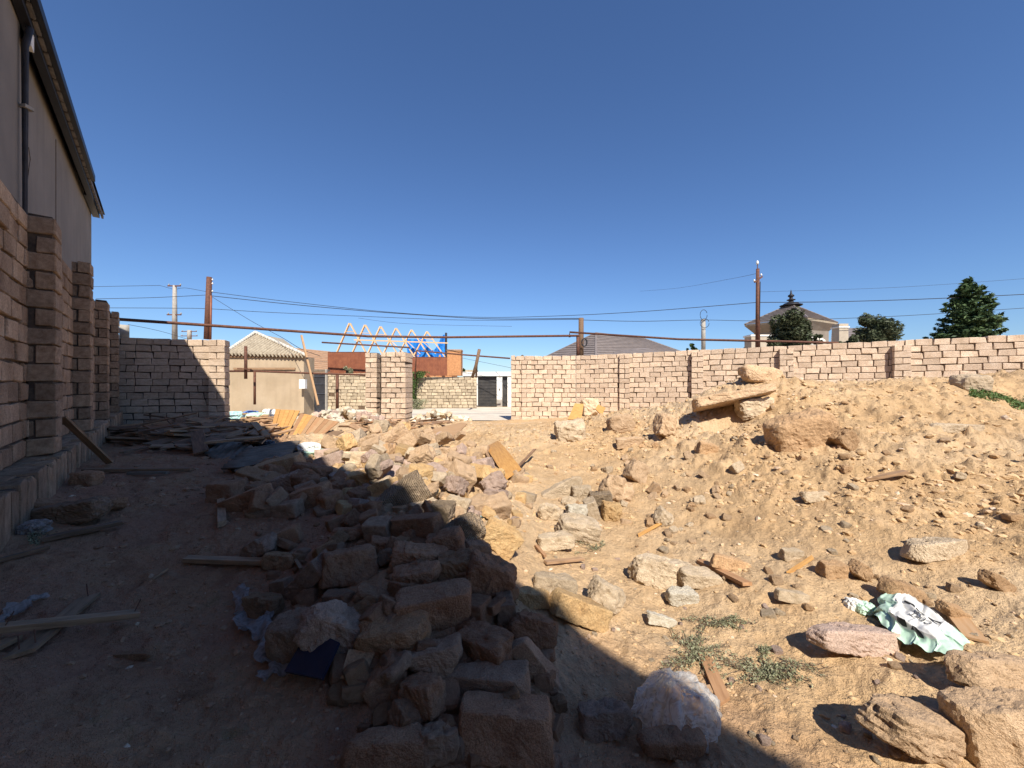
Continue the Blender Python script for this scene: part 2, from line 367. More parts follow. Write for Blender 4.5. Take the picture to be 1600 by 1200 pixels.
# ------------------------------------------------------------------ the ground: heights from known points, then relief
ctrl = []
def cp_z(px, py, z): D = (EYE-z)*F/(py-600); ctrl.append(((px-800)/F*D, D, z))
def cp_D(px, py, D): v = P(px, py, D); ctrl.append((v.x, v.y, v.z))
for s_, z_ in ((-3,.40),(0,.40),(2,.42),(4,.45),(6,.46),(8,.46),(10,.46),(12,.46),(14,.46),(16,.45)):
    w = W(-0.78, s_); ctrl.append((w.x, w.y, z_))
for s_, z_ in ((6,.36),(8.5,.40),(11,.43),(14,.45)):
    w = W(0.5, s_); ctrl.append((w.x, w.y, z_))
for s_, z_ in ((9,.42),(11.5,.44),(14,.42)):
    w = W(1.8, s_); ctrl.append((w.x, w.y, z_))
ctrl += [(0,0,0.0),(1.5,0,0),(3,0,0.05),(0,-3,0),(3,-3,0),(-1.2,-1.5,.25),(6,-1,.2),(5,2,.5),(8,3,.9),(-2.0,14.5,.15),(-6,14,.25),(-8,13,.4),(-3,12,.3),(-5,9.5,.42),(1,15,.12),(-1,15.5,.02),(-3,15.6,.05)]
for a in ((1190,1195,0),(1000,1070,0),(870,1150,0),(600,1180,.10),(400,1180,.12),(150,1180,.2),(20,1190,.3),(250,1000,.22),(50,1000,.35),
          (250,850,.32),(150,760,.42),(720,880,.42),(690,840,.44),(640,950,.38),(700,1000,.3),(760,1080,.18),(860,1010,.05),(560,820,.42),(480,900,.26),(400,800,.38),(350,720,.42),
          (600,740,.42),(640,695,.40),(760,765,.28),(830,840,.12),(720,665,.12),(900,900,0),(1000,920,0),(1100,1000,0),(1300,1100,0),(1500,1190,.03),
          (1250,960,.05),(900,740,.16),(900,690,.42),(1000,800,.06),(1000,740,.21),(1000,680,.5),(1140,850,.02),(1140,780,.22),(1140,700,.61),(1140,655,.97),
          (1260,905,.03),(1260,800,.28),(1260,700,.72),(1260,650,1.07),(1400,950,.06),(1400,900,.13),(1400,800,.36),(1400,700,.77),(1400,650,1.09),
          (1560,1000,.1),(1590,1100,.1),(1560,900,.22),(1560,800,.38),(1560,700,.74)): cp_z(*a)
for a in ((900,660,12),(980,645,11),(1060,640,11),(1090,622,9.5),(1130,606,9),(1170,594,8.5),(1220,594,8.3),(1300,600,8.5),(1350,604,9),(1395,595,9.6),
          (1450,591,9.4),(1490,592,8.8),(1540,615,8),(1600,655,6.9),(1700,700,6.5),(1600,640,8.0),(1600,575,10.2),(1540,586,10.2),(1680,570,10.2)): cp_D(*a)
for x, y, z in ((3.5,15.6,.3),(6,14.3,.6),(9,12.9,1.1),(11,11.9,1.3),(13.5,10.9,1.7)): ctrl.append((x, y, z))
C = np.array(ctrl); CX = C[:, :2]
def kern(r): return np.sqrt(r*r+0.25)
Km = kern(np.linalg.norm(CX[:, None]-CX[None], axis=2)) - np.eye(len(C))*0.12
Wt = np.linalg.solve(np.block([[Km, np.ones((len(C), 1))], [np.ones((1, len(C))), np.zeros((1, 1))]]), np.append(C[:, 2], 0))
FX = np.array([-30,-11.3,-8.8,-5.9,-4.24,0,2.75,14.67,30.0]); FY = np.array([9,11.3,12.1,15.6,15.7,16.7,16.7,11.2,4.1])
def smooth(a, b, x): t = np.clip((x-a)/(b-a), 0, 1); return t*t*(3-2*t)
def base_h(x, y):
    out = np.empty(len(x))
    for i in range(0, len(x), 60000):
        d = np.sqrt((x[i:i+60000, None]-CX[None, :, 0])**2+(y[i:i+60000, None]-CX[None, :, 1])**2)
        out[i:i+60000] = kern(d) @ Wt[:-1] + Wt[-1]
    p = 0.737*x+0.676*y
    out = out + (0.42-out)*smooth(0.2, 1.5, -p-0.8)                      # behind the left wall
    rr = np.hypot(x, y+0); out = out + (0.1-out)*smooth(16, 24, rr)
    back = smooth(-3, -8, y); out = out + (0.1-out)*back
    o = y-np.interp(x, FX, FY)
    outside = smooth(-0.3, 0.6, o)
    out = out - .50*np.exp(-((x-3.95)**2/.25+(y-7.0)**2/.09)) - .12*np.exp(-((x+.12)**2+(y-5.2)**2)/.06)   # hollows under the flat slab and the curved panel
    return out*(1-outside)+outside*(-0.03), outside
def shade_tone_mask(x, y):
    """darker soil with shade put into its colour along the left wall; sandy elsewhere"""
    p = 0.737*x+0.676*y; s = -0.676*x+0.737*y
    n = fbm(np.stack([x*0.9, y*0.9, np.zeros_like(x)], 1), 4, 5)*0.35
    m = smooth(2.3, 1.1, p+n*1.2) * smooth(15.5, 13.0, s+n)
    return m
def relief(x, y, outside):
    q = np.stack([x, y, np.zeros_like(x)], 1)
    e = smooth(1.9, 0.9, 0.737*x+0.676*y)
    mound = smooth(0.15, 0.5, base_h_cache)
    r = 0.045*fbm(q*0.9, 3, 1) + (0.018+.022*mound)*fbm(q*3.5, 3, 2)
    c = fbm(q*np.array([8.0, 8.0, 1]), 3, 3)
    clump = np.maximum(0, c-0.05)
    r = r + clump*(0.016+0.068*mound*(1-e)) + 0.007*fbm(q*28, 2, 4)
    q2 = np.stack([q[:, 0]*6+q[:, 1]*2.5, q[:, 1]*15-q[:, 0]*5, q[:, 2]], 1); r = r + (0.006+0.012*mound)*(1-np.abs(fbm(q2, 3, 14)))
    r2 = vnoise(q*18+9, 8); r = r + np.maximum(0, r2-0.25)*0.022*(0.4+mound)
    return r*(1-outside)
base_h_cache = None
def H(x, y):
    global base_h_cache
    x = np.atleast_1d(np.asarray(x, float)); y = np.atleast_1d(np.asarray(y, float))
    h, o = base_h(x, y); base_h_cache = h
    e = smooth(1.9, 0.9, 0.737*x+0.676*y)*(1-0)
    base_h_cache = h*(1-e)
    return h + relief(x, y, o)
TS = np.geomspace(0.9, 60, 700)
def gd(px, py):
    """distance at which the line of sight through a pixel meets the ground"""
    x = (px-800)/F*TS; z = EYE-(py-600)/F*TS; h = H(x, TS)
    k = np.argmax(z < h)
    if z[k] >= h[k]: k = len(TS)-1
    if k == 0: return TS[0]
    a, b = z[k-1]-h[k-1], z[k]-h[k]; t = a/(a-b+1e-9)
    return TS[k-1]+(TS[k]-TS[k-1])*t
def G(px, py): D = gd(px, py); return P(px, py, D)

ang = np.concatenate([np.radians(np.linspace(-70, 70, 860)), np.radians(np.linspace(72, 288, 64))])
rad = np.concatenate([[0.0, 0.25], np.geomspace(0.45, 17.5, 500), np.geomspace(18, 60, 24), np.geomspace(75, 900, 10)])
A, R = np.meshgrid(ang, rad); X = (np.sin(A)*R).ravel(); Y = (np.cos(A)*R).ravel()
Z = H(X, Y)
na, nr = len(ang), len(rad)
ii = np.arange(nr-1)[:, None]*na+np.arange(na)[None]; jj = np.arange(nr-1)[:, None]*na+(np.arange(na)+1)[None] % na
Fc = np.stack([ii, jj, jj+na, ii+na], -1).reshape(-1, 4)[:, ::-1]
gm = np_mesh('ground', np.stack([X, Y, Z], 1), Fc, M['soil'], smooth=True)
at = gm.attributes.new('earth', 'FLOAT', 'POINT'); at.data.foreach_set('value', shade_tone_mask(X, Y).astype(np.float32))
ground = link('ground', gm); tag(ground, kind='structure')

# ------------------------------------------------------------------ street beyond the gate
mb = MB(); mb.add([(-40,17.6,0),(-1.0,16.95,0),(30,17.0,0),(30,26.5,0),(-40,26.5,0)], [(0,1,2,3,4)])
tag(mb.build('road', plain('pale_concrete_road', (0.62,0.55,0.45), (0.50,0.44,0.36), 0.8, 0.95, 0.004)), kind='structure')

# ------------------------------------------------------------------ block walls
def chamfer_block(seed):
    """unit block (1 long, 1 deep, 1 high) with worn corners, 44 triangles"""
    r = random.Random(seed); bm = bmesh.new(); bmesh.ops.create_cube(bm, size=1.0)
    for v in bm.verts: v.co += Vector((r.uniform(-.012,.012), r.uniform(-.02,.02), r.uniform(-.03,.03)))
    bmesh.ops.scale(bm, vec=(2.05, 1, 1), verts=bm.verts)
    bmesh.ops.bevel(bm, geom=bm.edges[:]+bm.verts[:], offset=r.uniform(.035,.075), segments=1, affect='EDGES', profile=0.5)
    for v in bm.verts: v.co += Vector((r.uniform(-.035,.035), r.uniform(-.012,.012), r.uniform(-.04,.04)))
    c0 = r.choice(((-1,-1),(-1,1),(1,-1),(1,1)))
    if r.random() < .5:
        for v in bm.verts:
            if v.co.x*c0[0] > .85 and v.co.z*c0[1] > .3: v.co.x -= c0[0]*r.uniform(.05,.16); v.co.z -= c0[1]*r.uniform(.03,.1)
    bmesh.ops.scale(bm, vec=(1/2.05, 1, 1), verts=bm.verts)
    me = bpy.data.meshes.new('block'); bm.to_mesh(me); bm.free(); return me
BV = {}
def block_meshes(matname):
    if matname not in BV:
        L = []
        for i in range(9):
            me = chamfer_block(100+i); me.materials.append(M[matname]); L.append(me)
        BV[matname] = L
    return BV[matname]
def place_blocks(parent, blocks, mat, keep=300, name='block'):
    """blocks: (centre, length, depth, height, angle). The ones showing largest become parts, the rest one stuff part"""
    meshes = block_meshes(mat)
    blocks = sorted(blocks, key=lambda b: (Vector(b[0])-cam.location).length/b[1]**.5)
    rest_v, rest_f, n = [], [], 0
    pinv = None
    for i, (c, l, dp, h, an) in enumerate(blocks):
        me = meshes[(i*7+int(c[0]*13)) % len(meshes)]
        rot = Euler((random.gauss(0,.008), random.gauss(0,.008), an+random.gauss(0,.008)))
        if i < keep:
            o = bpy.data.objects.new(name, me); COL.objects.link(o); o.parent = parent
            if pinv is None:
                t = link('x', me, parent); pinv = t.matrix_parent_inverse.copy(); bpy.data.objects.remove(t)
            o.matrix_parent_inverse = pinv
            o.location = c; o.rotation_euler = rot; o.scale = (l, dp, h)
        else:
            Mx = Matrix.Translation(c) @ rot.to_matrix().to_4x4() @ Matrix.Diagonal((l, dp, h, 1))
            vs = [tuple(Mx @ v.co) for v in me.vertices]
            rest_f += [tuple(k+n for k in p.vertices) for p in me.polygons]; rest_v += vs; n += len(vs)
    if rest_v:
        me = bpy.data.meshes.new('far_'+name+'s'); me.from_pydata(rest_v, [], rest_f); me.materials.append(M[mat])
        tag(link('far_'+name+'s', me, parent), kind='stuff')
def gen_wall(a, b, z0, ztop, face, T=0.19, course=0.2, L=0.40, gap=0.018, skip=None, step=0.0, miss=0.0, phase=0):
    """blocks of a straight wall run a->b (plan), front face on that line, body behind (face = outward normal)"""
    a, b = Vector((a[0], a[1], 0)), Vector((b[0], b[1], 0)); d = (b-a); Ln = d.length; d.normalize(); an = math.atan2(d.y, d.x)
    nrm = Vector((face[0], face[1], 0)).normalized(); out = []
    k = 0; z = z0
    while True:
        zt0 = ztop(0) if callable(ztop) else ztop
        if z+course*0.6 > (ztop(0.5) if callable(ztop) else ztop)+0.05: break
        x = 0.0; first = True
        while x < Ln-0.03:
            l = L*random.uniform(.93, 1.05)
            if random.random() < .12: l *= random.uniform(.5, .8)
            if first and (k+phase) % 2: l = L*0.5
            first = False
            if Ln-x-l < 0.12: l = Ln-x
            top = ztop((x+l/2)/Ln) if callable(ztop) else ztop
            if z+course*0.6 <= top+0.02:
                zc = z+course/2 + (top-zt0 if False else 0)
                pr = random.uniform(-.008, .012)
                if not (miss and random.random() < miss):
                    c = a+d*(x+l/2) - nrm*(T/2-pr) + Vector((0, 0, zc))
                    c = c+Vector((0, 0, random.uniform(-.004, .004))); out.append((c, l-gap*random.uniform(.6, 1.6), T, course-gap*random.uniform(.6, 1.3), an))
            x += l
        z += course; k += 1
    return out
def core(parent, a, b, z0, z1, face, T=0.19, inset=0.03, mat='mortar', name='mortar', z1b=None):
    a, b = Vector((a[0], a[1], 0)), Vector((b[0], b[1], 0)); d = (b-a).normalized(); n = Vector((face[0], face[1], 0)).normalized()
    z1b = z1 if z1b is None else z1b
    f0, f1 = -n*inset, -n*(T-inset)
    A0, B0 = a+d*inset, b-d*inset
    vs = [A0+f0, B0+f0, B0+f1, A0+f1]
    vs = [v+Vector((0,0,z0)) for v in vs]+[A0+f0+Vector((0,0,z1)), B0+f0+Vector((0,0,z1b)), B0+f1+Vector((0,0,z1b)), A0+f1+Vector((0,0,z1))]
    return MB().add(vs, [(0,1,5,4),(1,2,6,5),(2,3,7,6),(3,0,4,7),(4,5,6,7),(3,2,1,0)]).build(name, M[mat], parent)

# --- left boundary wall
lw = empty('boundary_wall', W(-1.04, 8, .4), 'long shaded limestone block wall with piers running along the left side', 'wall')
PS = [3.6, 6.5, 9.4, 12.3, 15.2]
nf = (NW.x, NW.y)
def wp(p, s): v = W(p, s); return (v.x, v.y)
bl = []
edges = [-7.0, 0.7]+PS
seg = []
prev = -7.0
for s_ in PS+[16.1]:
    bl += gen_wall(wp(-1.04, prev), wp(-1.04, s_), .82, 3.5, nf, miss=0.0, gap=0.02); prev = s_+0.0
core(lw, wp(-1.04, -7), wp(-1.04, 16.1), .45, 3.46, nf, name='mortar')
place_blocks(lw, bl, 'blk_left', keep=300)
# piers: each a part with its blocks
for s_ in PS:
    zt = 3.52 + random.uniform(-.03, .03)
    pc = core(lw, wp(-.84, s_), wp(-.84, s_+.39), .82, zt-.06, nf, T=.23, inset=.03, name='pier')
    pb = []; z = .82; k = 0
    an = math.atan2(DW.y, DW.x)
    while z < zt-.1:
        if k % 2 == 0:
            pb.append((W(-.84-.11, s_+.195, z+.1), .385, .215, .182, an))
        else:
            r_ = random.uniform(.06, .075)
            pb.append((W(-.84-.075, s_+.195, z+.1), .38, .14+random.uniform(-.01,.01), .18, an))
            if random.random() < .75: pb.append((W(-.84-.19, s_+.2, z+.1), .36, .055, .17, an))
        z += .2; k += 1
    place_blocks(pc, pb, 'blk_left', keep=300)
# plinth of upright blocks
pl = core(lw, wp(-.78, -7), wp(-.78, 16.1), .2, .80, nf, T=.30, inset=.03, name='plinth')
pb = []; s_ = -6.9
an = math.atan2(DW.y, DW.x)
while s_ < 16:
    w_ = random.uniform(.17, .21)
    if random.random() > .05: pb.append((W(-.78-.11+random.uniform(-.012,.012), s_+w_/2, .625+random.uniform(-.01,.01)), w_-.018, .20, .385+random.uniform(-.015,.01), an))
    s_ += w_
pb += gen_wall(wp(-.76, -7), wp(-.76, 16.1), .22, .42, nf, T=.2)
pb += [(W(-.99, -6.8+.4*i, .79), .385, .16, .06, an) for i in range(57)]
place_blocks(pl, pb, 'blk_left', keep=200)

# --- front wall, left run, ends in a projecting pier
fw = empty('boundary_wall', (-10, 11.5, .3), 'front block wall at left, half in shadow, ending in a sunlit pier beside the gap', 'wall')
LN = (.287, -.958)
a, b = (-11.75, 10.95), (-9.2, 11.72)
bl = gen_wall(a, b, .15, 2.95, LN, miss=.004)
core(fw, a, b, .0, 2.9, LN)
place_blocks(fw, bl, 'blk_wall', keep=290)
pa, pb_ = (-9.2+.287*.17, 11.72-.958*.17), (-8.78+.287*.17, 11.846-.958*.17)
pr = core(fw, pa, pb_, 0, 2.88, LN, T=.39, name='pier')
bl = gen_wall(pa, pb_, .15, 2.93, LN, T=.39, L=.44, gap=.014)
place_blocks(pr, bl, 'blk_wall')

# --- gate pier, standing alone
gp = empty('gate_pier', (-5, 15.4, 0), 'free-standing sunlit block gate pier with a dark vertical groove, in the middle of the opening', 'pier')
a, b = (-5.90, 15.42), (-5.42, 15.42)
core(gp, a, b, 0, 2.86, (0,-1), T=.45)
bl = gen_wall(a, b, 0.05, 2.93, (0,-1), T=.45, L=.42)
d2 = Vector((1, -.10, 0)).normalized(); n2 = (-.10, -1)
a2 = Vector((-5.12, 15.0, 0)); b2 = a2+d2*1.0
core(gp, (a2.x,a2.y), (b2.x,b2.y), 0, 2.84, n2, T=.8)
bl += gen_wall((a2.x,a2.y), (b2.x,b2.y), 0.05, 2.90, n2, T=.78, L=.40)
core(gp, (-5.75,15.95), (-5.0,15.95), 0, 2.8, (0,-1))
place_blocks(gp, bl, 'blk_wall')

# --- right front wall
rw = empty('boundary_wall', (7, 14.5, 0), 'long sunlit pinkish block wall behind the sand mound on the right', 'wall')
R0, R1, R2 = Vector((-.05, 16.5, 0)), Vector((2.75, 16.5, 0)), Vector((14.67, 11.0, 0)); R3 = R1+(R2-R1)*1.5
nB = (-.419, -.908)
dB = (R2-R1).normalized()
bl = gen_wall(R0, R1, .02, 2.82, (0,-1), miss=.006)
tB = lambda t: 2.82+.3*t
# sloping top: lay level courses but let the run climb with the wall
def gen_slope(a, b, z0, za, zb, face, **kw):
    out = gen_wall(a, b, z0, za, face, **kw)
    a = Vector((a[0],a[1],0)); b = Vector((b[0],b[1],0)); Ln = (b-a).length; d = (b-a)/Ln
    res = []
    for c, l, dp, h, an_ in out:
        t = ((c-a).dot(d))/Ln
        res.append((c+Vector((0,0,(zb-za)*t)), l, dp, h, an_))
    return res
bl += gen_slope(R1, R3, .02, 2.82, 3.12, nB, miss=.004)
core(rw, R0, R1, 0, 2.76, (0,-1), mat='mortar_pale')
core(rw, R1, R3, 0, 2.76, nB, mat='mortar_pale', z1b=3.06, inset=.034)
place_blocks(rw, bl, 'blk_wall', keep=300)
def on_wall(px):
    """plan point of the right wall seen at pixel column px"""
    k = (px-800)/F
    if px <= 900: return Vector((k*16.5, 16.5, 0)), Vector((1,0,0)), (0,-1), 2.80
    t = (k*R1.y-R1.x)/((R2.x-R1.x)-k*(R2.y-R1.y)); v = R1+(R2-R1)*t
    return v, dB, nB, 2.82+.2*t
for px, prj in ((815,.08),(968,.12),(1080,.19),(1216,.19),(1392,.20)):
    v, d, n_, zt = on_wall(px); nn = Vector((n_[0], n_[1], 0)).normalized()
    a = v+nn*prj; b = a+d*.42
    pr = core(rw, a, b, 0, zt-.22, n_, T=prj+.02, inset=.02, name='pier', mat='mortar_pale')
    place_blocks(pr, gen_wall(a, b, .02, zt-.12, n_, T=prj, L=.42, phase=0), 'blk_wall', keep=30)

# --- wall on the far side of the street
def far_wall(x0, x1, D, y0, y1, label, keep=300):
    a, b = P(x0, 600, D), P(x1, 600, D); top = EYE-(y0-600)/F*D
    w_ = empty('block_wall', (a.x, D, 0), label, 'wall')
    core(w_, a, b, 0, top-.05, (0,-1), mat='mortar_pale')
    place_blocks(w_, gen_wall(a, b, 0.02, top, (0,-1), course=.205, L=.40, gap=.022, miss=.01), 'blk_far', keep=keep)
    return w_
far_wall(636, 745, 25.3, 588, 638, 'yellowish block wall across the street, right of the gate pier, left of the dark garage door')
far_wall(508, 590, 24.0, 584, 640, 'yellowish block wall across the street between the dark metal door and the gate pier')

# ------------------------------------------------------------------ building on the left
bld = empty('building', W(-1.35, 5, 0), 'tall stuccoed building with dark eaves looming over the left wall', 'building')
def lbox(p0, p1, s0, s1, z0, z1):
    vs = [W(p, s_, z) for p in (p0, p1) for s_ in (s0, s1) for z in (z0, z1)]
    return vs, [(0,1,3,2),(4,6,7,5),(0,4,5,1),(2,3,7,6),(0,2,6,4),(1,5,7,3)]
SE = 15.2
MB().add(*lbox(-9, -1.35, 7.6, SE, 0, 6.25)).build('wall', M['stucco'], bld)
MB().tube([W(-1.348, 10.4, 5.9), W(-1.348, 10.4, 1.0)], .008, 4).build('joint', M['mortar'], bld)
MB().add(*lbox(-9, -1.27, -12, 7.59, 0, 6.25)).build('wall', M['stucco'], bld)
MB().add([W(-1.10,-12,6.22), W(-1.10,SE+.05,6.22), W(-5,SE+.05,8.2), W(-5,-12,8.2), W(-9.3,-12,6.22), W(-9.3,SE+.05,6.22)], [(0,1,2,3),(3,2,5,4),(1,5,2),(0,3,4)]).build('roof', M['dark_fascia'], bld)
MB().add(*lbox(-1.26, -1.17, -12, 13.6, 6.02, 6.20)).build('fascia', M['dark_fascia'], bld)
MB().add(*lbox(-1.33, -1.2, 13.6, SE+.04, 6.10, 6.19)).build('fascia', M['dark_fascia'], bld)
s_ = 6.9
MB().add(*lbox(-1.12, -1.06, -12, 12.6, 6.11, 6.235)).build('gutter', M['dark_fascia'], bld)
while s_ < SE:
    MB().add(*lbox(-1.165, -1.125, s_, s_+.25, 6.09, 6.17)).build('roof_tile', M['roof_tile_edge'], bld); s_ += .31
MB().tube([W(-1.22, 7.52, 0.4), W(-1.22, 7.52, 5.75), W(-1.18, 7.52, 6.0)], .032, 10).build('downpipe', M['gutter'], bld, True)
MB().box(W(-1.21, 7.52, 5.0), (.09,.09,.04)).build('pipe_bracket', M['concrete'], bld)
MB().box(W(-1.20, 7.62, 5.9), (.05,.14,.2), rot=(0,0,math.atan2(DW.y,DW.x)+math.pi/2)).build('flashing', M['white_paint'], bld)
# cracks in the render: thin dark grooves that wander down the wall
for s0, z0, n_ in ((8.5, 4.9, 9), (8.3, 4.2, 5)):
    m_ = MB(); q = W(-1.349, s0, z0); pts = [q]
    for i in range(n_): q = q+DW*random.uniform(-.10,.11)+Vector((0,0,-.13)); pts.append(q)
    m_.tube(pts, .006, 4).build('crack', M['mortar'], bld)

# ------------------------------------------------------------------ stones
def polystone(seed, dims, q=14, cuts=3, n=9, rough=0.03, cutd=0.78, layered=False):
    """star-shaped broken block: soft polytope through a box and a few broken-off planes, with a rough skin"""
    r = np.random.default_rng(seed); hx, hy, hz = dims[0]/2, dims[1]/2, dims[2]/2
    ds = sorted(dims); base = ds[0]
    nn = [max(4, min(30, int(round(n*(d/base)**.6)))) for d in dims]
    vs, fs, idx = [], [], {}
    def vid(x, y, z):
        k = (round(x, 5), round(y, 5), round(z, 5))
        if k not in idx: idx[k] = len(vs); vs.append(k)
        return idx[k]
    for ax in range(3):
        u, v = [(1,2),(2,0),(0,1)][ax]
        for sg in (-1, 1):
            for i in range(nn[u]):
                for j in range(nn[v]):
                    q4 = []
                    for (a, b) in ((i,j),(i+1,j),(i+1,j+1),(i,j+1)):
                        c = [0,0,0]; c[ax] = sg; c[u] = -1+2*a/nn[u]; c[v] = -1+2*b/nn[v]; q4.append(vid(*c))
                    fs.append(q4 if sg > 0 else q4[::-1])
    p = np.array(vs)*np.array([hx, hy, hz])
    planes = [(np.array([1,0,0]), hx), (np.array([-1,0,0]), hx), (np.array([0,1,0]), hy), (np.array([0,-1,0]), hy), (np.array([0,0,1]), hz), (np.array([0,0,-1]), hz)]
    pl = []
    for nrm, d in planes:
        t = nrm+r.normal(0, .045, 3); t /= np.linalg.norm(t); pl.append((t, d))
    for _ in range(cuts):
        cr = r.choice([-1,1], 3)*np.array([hx,hy,hz]); t = cr/np.array([hx,hy,hz])*r.uniform(.35, 1.2, 3); t /= np.linalg.norm(t)
        pl.append((t, max(0.15*base, abs(t @ cr))*r.uniform(cutd, .95)))
    acc = 0
    for t, d in pl: acc = acc+np.maximum(0, (p @ t)/d)**q
    p = p/(acc**(1/q))[:, None]
    L = base; s0 = int(seed)*3
    nd = p/np.linalg.norm(p, axis=1)[:, None]
    f = fbm(p/L*2.2+seed, 3, s0)*rough*L + fbm(p/L*9+seed, 2, s0+5)*rough*.55*L
    ch = fbm(p/L*1.7+seed*1.3, 2, s0+9); f = f - np.maximum(0, ch-.45)*rough*2.6*L + fbm(p/L*24, 1, s0+7)*rough*.22*L
    if layered: f = f + np.abs(np.sin(p[:, 2]/hz*7+fbm(p/L*2, 2, s0)*1.2))*rough*L*.8
    p = p+nd*f[:, None]
    return p, np.array(fs)
SM = {}
def stone_mesh(kind, variant, mat, aspect):
    """unit-ish stones, cached by kind, variant, rounded aspect; x = 1"""
    a = (round(aspect[0]*5)/5 or .2, round(aspect[1]*5)/5 or .2)
    k = (kind, variant, mat, a)
    if k not in SM:
        par = dict(block=dict(q=20, cuts=4, rough=.04, cutd=.84), broken=dict(q=15, cuts=7, rough=.06, cutd=.68),
                   rock=dict(q=15, cuts=10, rough=.08, cutd=.66), boulder=dict(q=6, cuts=5, rough=.055, cutd=.8),
                   slab=dict(q=12, cuts=5, rough=.07, cutd=.6), layered=dict(q=9, cuts=4, rough=.06, cutd=.7, layered=True))[kind]
        sd = hash((kind == 'block', variant, len(kind))) % 997 + variant*31
        v, f = polystone(sd, (1.0, a[0], a[1]), n=14, **par)
        SM[k] = np_mesh(kind+'_stone', v, f, M[mat])
    return SM[k]
DOV = {(1141,622): 7.15, (1256,685): 5.36}
def stone(px, py, w, h, kind, mat, label, yaw=0, roll=0, pitch=0, dr=1.0, var=None, sink=0.0, name='limestone_block', cat='stone block', group=None, foot=.38):
    """w, h: size in the picture; dr: depth over thickness. It rests where its foot meets the ground."""
    D = DOV.get((px, py)) or gd(px, py+h*foot)
    tanv = max(.02, (py-600)/F)
    T = h*D/F/(1+dr*tanv*.9); Dp = T*dr; Wd = w*D/F
    D2 = D+Dp*.25
    c = P(px, py, D2); c.z -= sink*T
    Lx = Wd; 
    if var is None: var = random.randrange(6)
    me = stone_mesh(kind, var, mat, (Dp/Lx, T/Lx))
    o = bpy.data.objects.new(name, me); COL.objects.link(o)
    o.location = c; o.rotation_euler = Euler((math.radians(pitch), math.radians(-roll), math.radians(yaw)), 'XYZ')
    # exact size: the cached mesh has rounded aspect
    a = (round(Dp/Lx*5)/5 or .2, round(T/Lx*5)/5 or .2)
    o.scale = (Lx, Lx*(Dp/Lx)/a[0], Lx*(T/Lx)/a[1])
    tag(o, label, cat, group); return o
B, K, O_, R_ = 'limestone_block', 'broken_block', 'boulder', 'rock'
